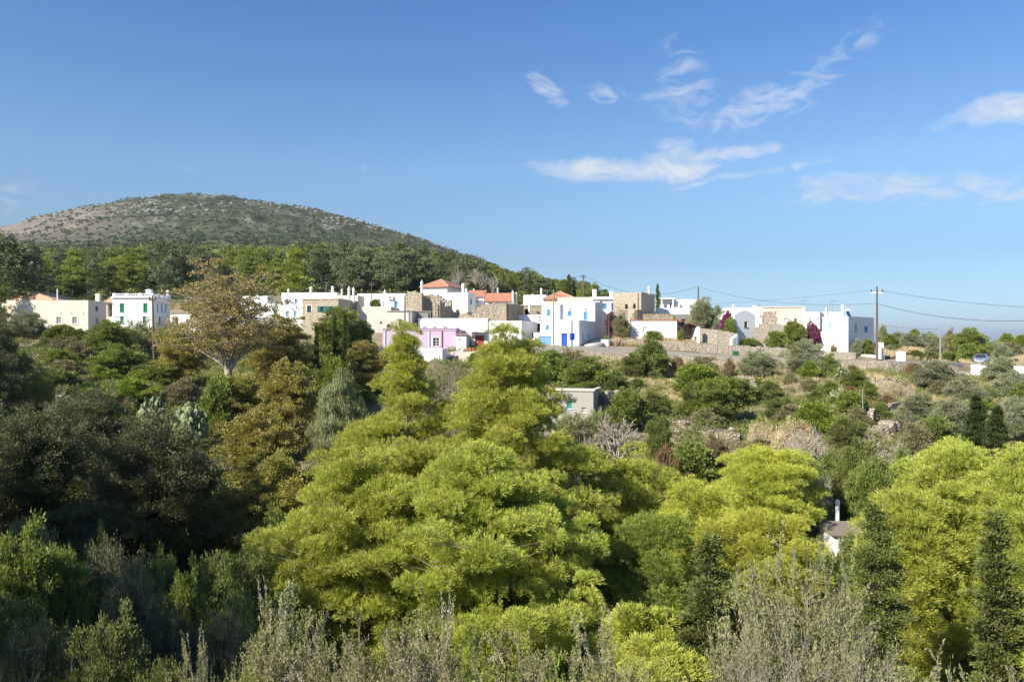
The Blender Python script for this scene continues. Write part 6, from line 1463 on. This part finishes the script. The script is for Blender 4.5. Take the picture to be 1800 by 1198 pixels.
# the near pines, each grown to its own outline
def pine(label, px, D, pyt, prof_px, seed, lm='lf_pine', **kw):
    return _pine(label, px, D, pyt+22*36/D, prof_px, seed, lm, **kw)
def _pine(label, px, D, pyt, prof_px, seed, lm='lf_pine', nb=46, base=.12, rc=.62, nl=46, k=10, lean=0, leaf=(.19, .013), tr=.2, nc=1.0):
    Hh = hgt(px, D, pyt); rows = sorted([((-(py-CY)/F*D-gz(*XY(px, D)))/Hh, w_/2/F*D) for py, w_ in prof_px])
    xs = [a for a, b in rows]; ys = [b for a, b in rows]
    f = lambda t: float(np.interp(t, xs, ys))
    return unique('pine_tree', label, 'pine', px, D, pyt, make_tree(seed, Hh, f, nb=nb, base=base, rc=rc*1.15, flatc=.72, nl=int(nl*1.8), leaf=(leaf[0]*1.1, leaf[1]*.75), k=k, cone=.62, trunk_r=tr, nc=nc*.72, up=.45, lat=.34, upb=.6, lean=(lean, 0), jit=.35, inner=.62, outb=.45, s0=.42, pad=True), 'bark', lm)
pine('tall yellow green pine with a thin spire in front of the pink house', 708, 41, 586, [(585, 6), (620, 26), (655, 50), (700, 120), (740, 190), (800, 280), (850, 340), (900, 300), (960, 260), (1040, 200)], 601, nb=88, base=.08, nl=52)
pine('broad topped yellow green pine right of the spire, below the white rowhouse', 888, 38, 590, [(590, 44), (610, 96), (640, 120), (680, 180), (730, 225), (790, 310), (850, 360), (920, 360), (1000, 340), (1100, 300)], 602, nb=100, base=.06, nl=54)
pine('large low pine in the middle, nearest of the pine group', 850, 30, 780, [(785, 60), (820, 160), (860, 280), (910, 400), (970, 480), (1030, 500), (1090, 400), (1180, 300)], 603, nb=84, base=.22, rc=.55, nl=60)
pine('pine with long low boughs reaching left towards the dark gap', 640, 31, 800, [(805, 60), (850, 180), (900, 260), (950, 370), (1000, 400), (1050, 330), (1110, 220)], 604, nb=64, base=.22, rc=.52, nl=60)
pine('pine at the right flank of the middle group, under the bare pale tree', 1105, 40, 806, [(810, 50), (840, 150), (880, 200), (940, 210), (1000, 200), (1060, 180)], 605, nb=56, nl=52)
pine('yellow pine between the middle group and the valley house', 1228, 37, 850, [(853, 50), (880, 130), (920, 160), (970, 150), (1040, 130)], 606, 'lf_pine_yellow', nb=52, nl=52)
pine('brightest yellow pine with a rounded top, left of the valley house', 1342, 49, 790, [(785, 50), (800, 130), (830, 165), (870, 170), (910, 140), (950, 120)], 607, 'lf_pine_yellow', nb=54, base=.35, nl=56)
pine('yellow pine in front of the blue tarpaulin shack', 1338, 34, 900, [(905, 50), (930, 140), (970, 180), (1010, 190), (1070, 170)], 608, 'lf_pine_yellow', nb=52, nl=56)
pine('large bright pine at the right, below the broad cypresses', 1680, 32, 782, [(785, 50), (820, 130), (870, 190), (930, 250), (1000, 280), (1080, 260), (1150, 220)], 609, 'lf_pine', nb=80, nl=56, base=.15)
pine('large bright pine at the right edge of the photo', 1815, 29, 800, [(805, 80), (850, 180), (930, 240), (1020, 260), (1120, 240)], 610, 'lf_pine', nb=70, nl=56)
pine('smaller bright pine left of the large right pine', 1598, 30, 870, [(875, 40), (910, 110), (960, 160), (1040, 170), (1100, 150)], 611, 'lf_pine', nb=50, nl=56)
pine('darker pine standing in the gap between the middle group and the yellow pines', 1150, 32, 905, [(910, 50), (950, 150), (1000, 200), (1060, 200), (1120, 180)], 614, 'lf_pine_shade', nb=46, nl=50)
pine('small low pine bough mass at the bottom, right of the middle group', 1130, 22, 1065, [(1068, 80), (1090, 140), (1130, 150), (1190, 130)], 612, 'lf_pine', nb=34, rc=.4, nl=60, tr=.1, leaf=(.16, .013))
pine('small pine top at the bottom beside the pointed conifer', 1165, 19, 1120, [(1122, 60), (1150, 120), (1190, 150)], 613, 'lf_pine', nb=30, rc=.38, nl=60, tr=.1, leaf=(.16, .013))

# conifers with flat dark sprays
def conifer(label, px, D, pyt, wpx, seed, nb=90, rc=.3, p_=None, lm='lf_fir'):
    Hh = hgt(px, D, pyt); Rr = wpx/2/F*D; q = p_ or lerp_prof([(0, 1.0), (.3, .95), (.6, .68), (.85, .32), (1, .03)])
    return unique('conifer_tree', label, 'conifer', px, D, pyt, make_tree(seed, Hh, sc_prof(q, Rr), nb=nb, base=.04, rc=rc, flatc=.5, nl=90, leaf=(.085, .022), kind='leaf', trunk_r=.12, nc=1.1, up=-.05, lat=.2, upb=.25, outb=.8, jit=.3, inner=.25), 'bark', lm)
conifer('pointed dark conifer at the bottom, right of the middle pines', 1240, 20, 958, 150, 701)
conifer('ragged dark conifer in front of the valley house', 1535, 24, 905, 150, 702, 90, .32, lerp_prof([(0, .9), (.3, 1.0), (.55, .8), (.75, .55), (.9, .3), (1, .04)]))
conifer('tall narrow grey green conifer at the bottom right', 1750, 18, 920, 86, 703, 90, .25, cyp_p)

# foreground, just below the viewer
FGD = 50   # the foreground row keeps just below the photo's shrub tops
FG = [
 ('fg_shrub', 'twiggy shrub with pale dry seed heads, leftmost of the foreground row', 490, 12.5, 1055, 200, 'bush'),
 ('fg_shrub', 'twiggy foreground shrub with tall pale seed spikes under the low pine', 640, 11.5, 1062, 220, 'bush'),
 ('fg_shrub', 'twiggy foreground shrub whose pale spikes point at the pine boughs', 780, 12, 1085, 210, 'bush'),
 ('fg_shrub', 'pale spiked shrub at the bottom centre', 905, 11, 1100, 220, 'bush'),
 ('fg_shrub', 'pale spiked shrub right of the bottom centre', 1040, 11.5, 1110, 200, 'bush'),
 ('fg_shrub', 'short seed headed shrub at the bottom, left of centre', 560, 9.5, 1130, 260, 'bush'),
 ('fg_shrub', 'short seed headed shrub at the bottom, below the low pine', 720, 9.5, 1140, 260, 'bush'),
 ('fg_leafy', 'yellow leaved shrub at the very bottom centre', 850, 8.8, 1150, 280, 'bush'),
 ('fg_leafy', 'small leafy shrub at the bottom right of centre', 1010, 9, 1160, 240, 'bush'),
 ('fg_shrub', 'seed headed shrub at the bottom beside the pointed conifer', 1150, 10, 1150, 180, 'bush'),
 ('fg_leafy', 'yellow leaved twig cluster at the bottom left of centre', 430, 9.5, 1165, 120, 'bush'),
 ('fg_shrub', 'solitary pale spiked shrub at the bottom left', 340, 9.5, 1140, 110, 'bush'),
 ('fg_olive', 'broad grey green wild olive in the foreground between the two conifers', 1400, 14, 990, 300, 'olive tree'),
 ('fg_grey', 'pale twiggy undergrowth at the feet of the wild olive', 1360, 11.5, 1085, 240, 'bush'),
 ('fg_grey', 'pale twiggy bush right of the wild olive', 1510, 11.5, 1100, 200, 'bush'),
 ('fg_olive', 'silvery leaved shrub along the bottom right edge', 1640, 9, 1152, 300, 'olive tree'),
 ('fg_olive', 'silvery leaved shrub in the bottom right corner', 1790, 9, 1165, 240, 'olive tree'),
 # shaded lower left
 ('willow', 'feathery grey green shrub at the left edge under the dark oaks', 30, 25, 890, 200, 'bush'),
 ('near_leafy', 'green leaved bush at the lower left, catching the sun', 25, 20, 930, 210, 'bush'),
 ('near_leafy', 'sunlit green bush right beside the lower left one', 110, 21, 960, 150, 'bush'),
 ('near_twiggy', 'grey leaved shrub left of the shaded gap', 185, 22, 948, 150, 'bush'),
 ('near_twiggy', 'grey twiggy shrub in the lower left', 235, 19, 985, 150, 'bush'),
 ('near_leafy', 'small upright green bush above the grey twigs', 165, 25, 940, 70, 'bush'),
 ('near_dark', 'dark green shrub below the golden plane tree', 280, 25, 968, 120, 'bush'),
 ('near_dark', 'dark green shrub under the long pine bough', 375, 26, 965, 150, 'bush'),
 ('near_leafy', 'dull green bush between dark shrub and pine bough', 330, 22, 1000, 100, 'bush'),
 ('near_dark', 'round dark shrub against the left pine bough', 445, 27, 968, 120, 'bush'),
 ('near_leafy', 'green shrub beneath the left pine bough', 410, 19, 1030, 130, 'bush'),
 ('near_twiggy', 'bleached twig tangle in the lower left', 300, 16, 1060, 160, 'bush'),
 ('near_twiggy', 'bleached twigs left of the seed headed shrubs', 400, 16, 1065, 150, 'bush'),
 ('near_twiggy', 'blue grey twig tangle in the bottom left shade', 60, 13, 1085, 200, 'bush'),
 ('near_dark', 'black green shrub in the bottom left corner', -10, 14, 1040, 200, 'bush'),
 ('near_dark', 'black green shrub at the bottom left, right of the blue grey twigs', 190, 13, 1080, 200, 'bush'),
 ('near_dark', 'shaded shrub at the bottom, left of the pale spikes', 300, 12, 1110, 160, 'bush'),
]
for (k_, lab, px, D, pyt, w_, cat) in FG: put(k_, lab, px, D, pyt+(FGD if D < 13 else 14), w_, cat)
# unseen trees added out to the left to cast shade over the lower left
for i, (x, y, h_, r_) in enumerate([(-19, 8, 12, 5), (-26, 17, 13, 6), (-15, 1, 8, 4), (-34, 27, 14, 6), (-22, 3, 15, 5)]):
    ms, H, Rr, parts = PROTO['oak'][i % 2]
    place_tree('oak_tree', 'unseen tall oak added beyond the left edge to cast shade', 'oak', Vector((x, y, gz(x, y)-.2)), ms, None, 'unseen oaks added beyond the left edge to cast shade', parts, i*1.3, (r_/Rr, r_/Rr, h_/H))

# prickly pear clumps
def cactus(label, px, D, pyt, wpx, seed, n=70):
    rng = random.Random(seed); bm = bmesh.new(); bmesh.ops.create_uvsphere(bm, u_segments=8, v_segments=6, radius=1)
    V0 = np.array([v_.co[:] for v_ in bm.verts]); F0 = [[v_.index for v_ in f_.verts] for f_ in bm.faces]; bm.free()
    g_ = onground(px, D); Rr = wpx/2/F*D; Hh = -(pyt-CY)/F*D-g_.z; V, Fc = [], []
    for i in range(n):
        a = rng.uniform(0, 6.28); q = math.sqrt(rng.random())*Rr; z = rng.random()**.7*Hh*(1-.45*(q/Rr)**2)
        sz = rng.uniform(.17, .27); M = np.array([sz*.75, sz*.16, sz])
        th = rng.uniform(0, 3.14); tl = rng.uniform(-.7, .7); P_ = V0*M
        c_, s_ = math.cos(tl), math.sin(tl); P_ = np.stack([P_[:, 0]*c_+P_[:, 2]*s_, P_[:, 1], -P_[:, 0]*s_+P_[:, 2]*c_], 1)
        c_, s_ = math.cos(th), math.sin(th); P_ = np.stack([P_[:, 0]*c_-P_[:, 1]*s_, P_[:, 0]*s_+P_[:, 1]*c_, P_[:, 2]], 1)
        o_ = len(V)*0+sum(len(x_) for x_ in V); V.append(P_+[math.cos(a)*q, math.sin(a)*q, z]); Fc += [[k+o_ for k in f_] for f_ in F0]
    me = bpy.data.meshes.new('prickly_pear'); me.from_pydata(np.concatenate(V).tolist(), [], Fc); me.materials.append(MATS['lf_cactus'])
    for p_ in me.polygons: p_.use_smooth = True
    tag(link('prickly_pear', me, None, g_), label, 'cactus')
cactus('pale prickly pear cactus, taller clump left of its neighbour', 268, 60, 692, 44, 1, 170)
cactus('pale prickly pear cactus, wider clump beside the dark green bush', 335, 59.5, 708, 60, 2, 300)
cactus('small prickly pear above the thin weathered post', 1478, 82, 682, 40, 3, 90)
cactus('prickly pear beside the compact dark green bush', 1480, 92, 645, 30, 4, 70)
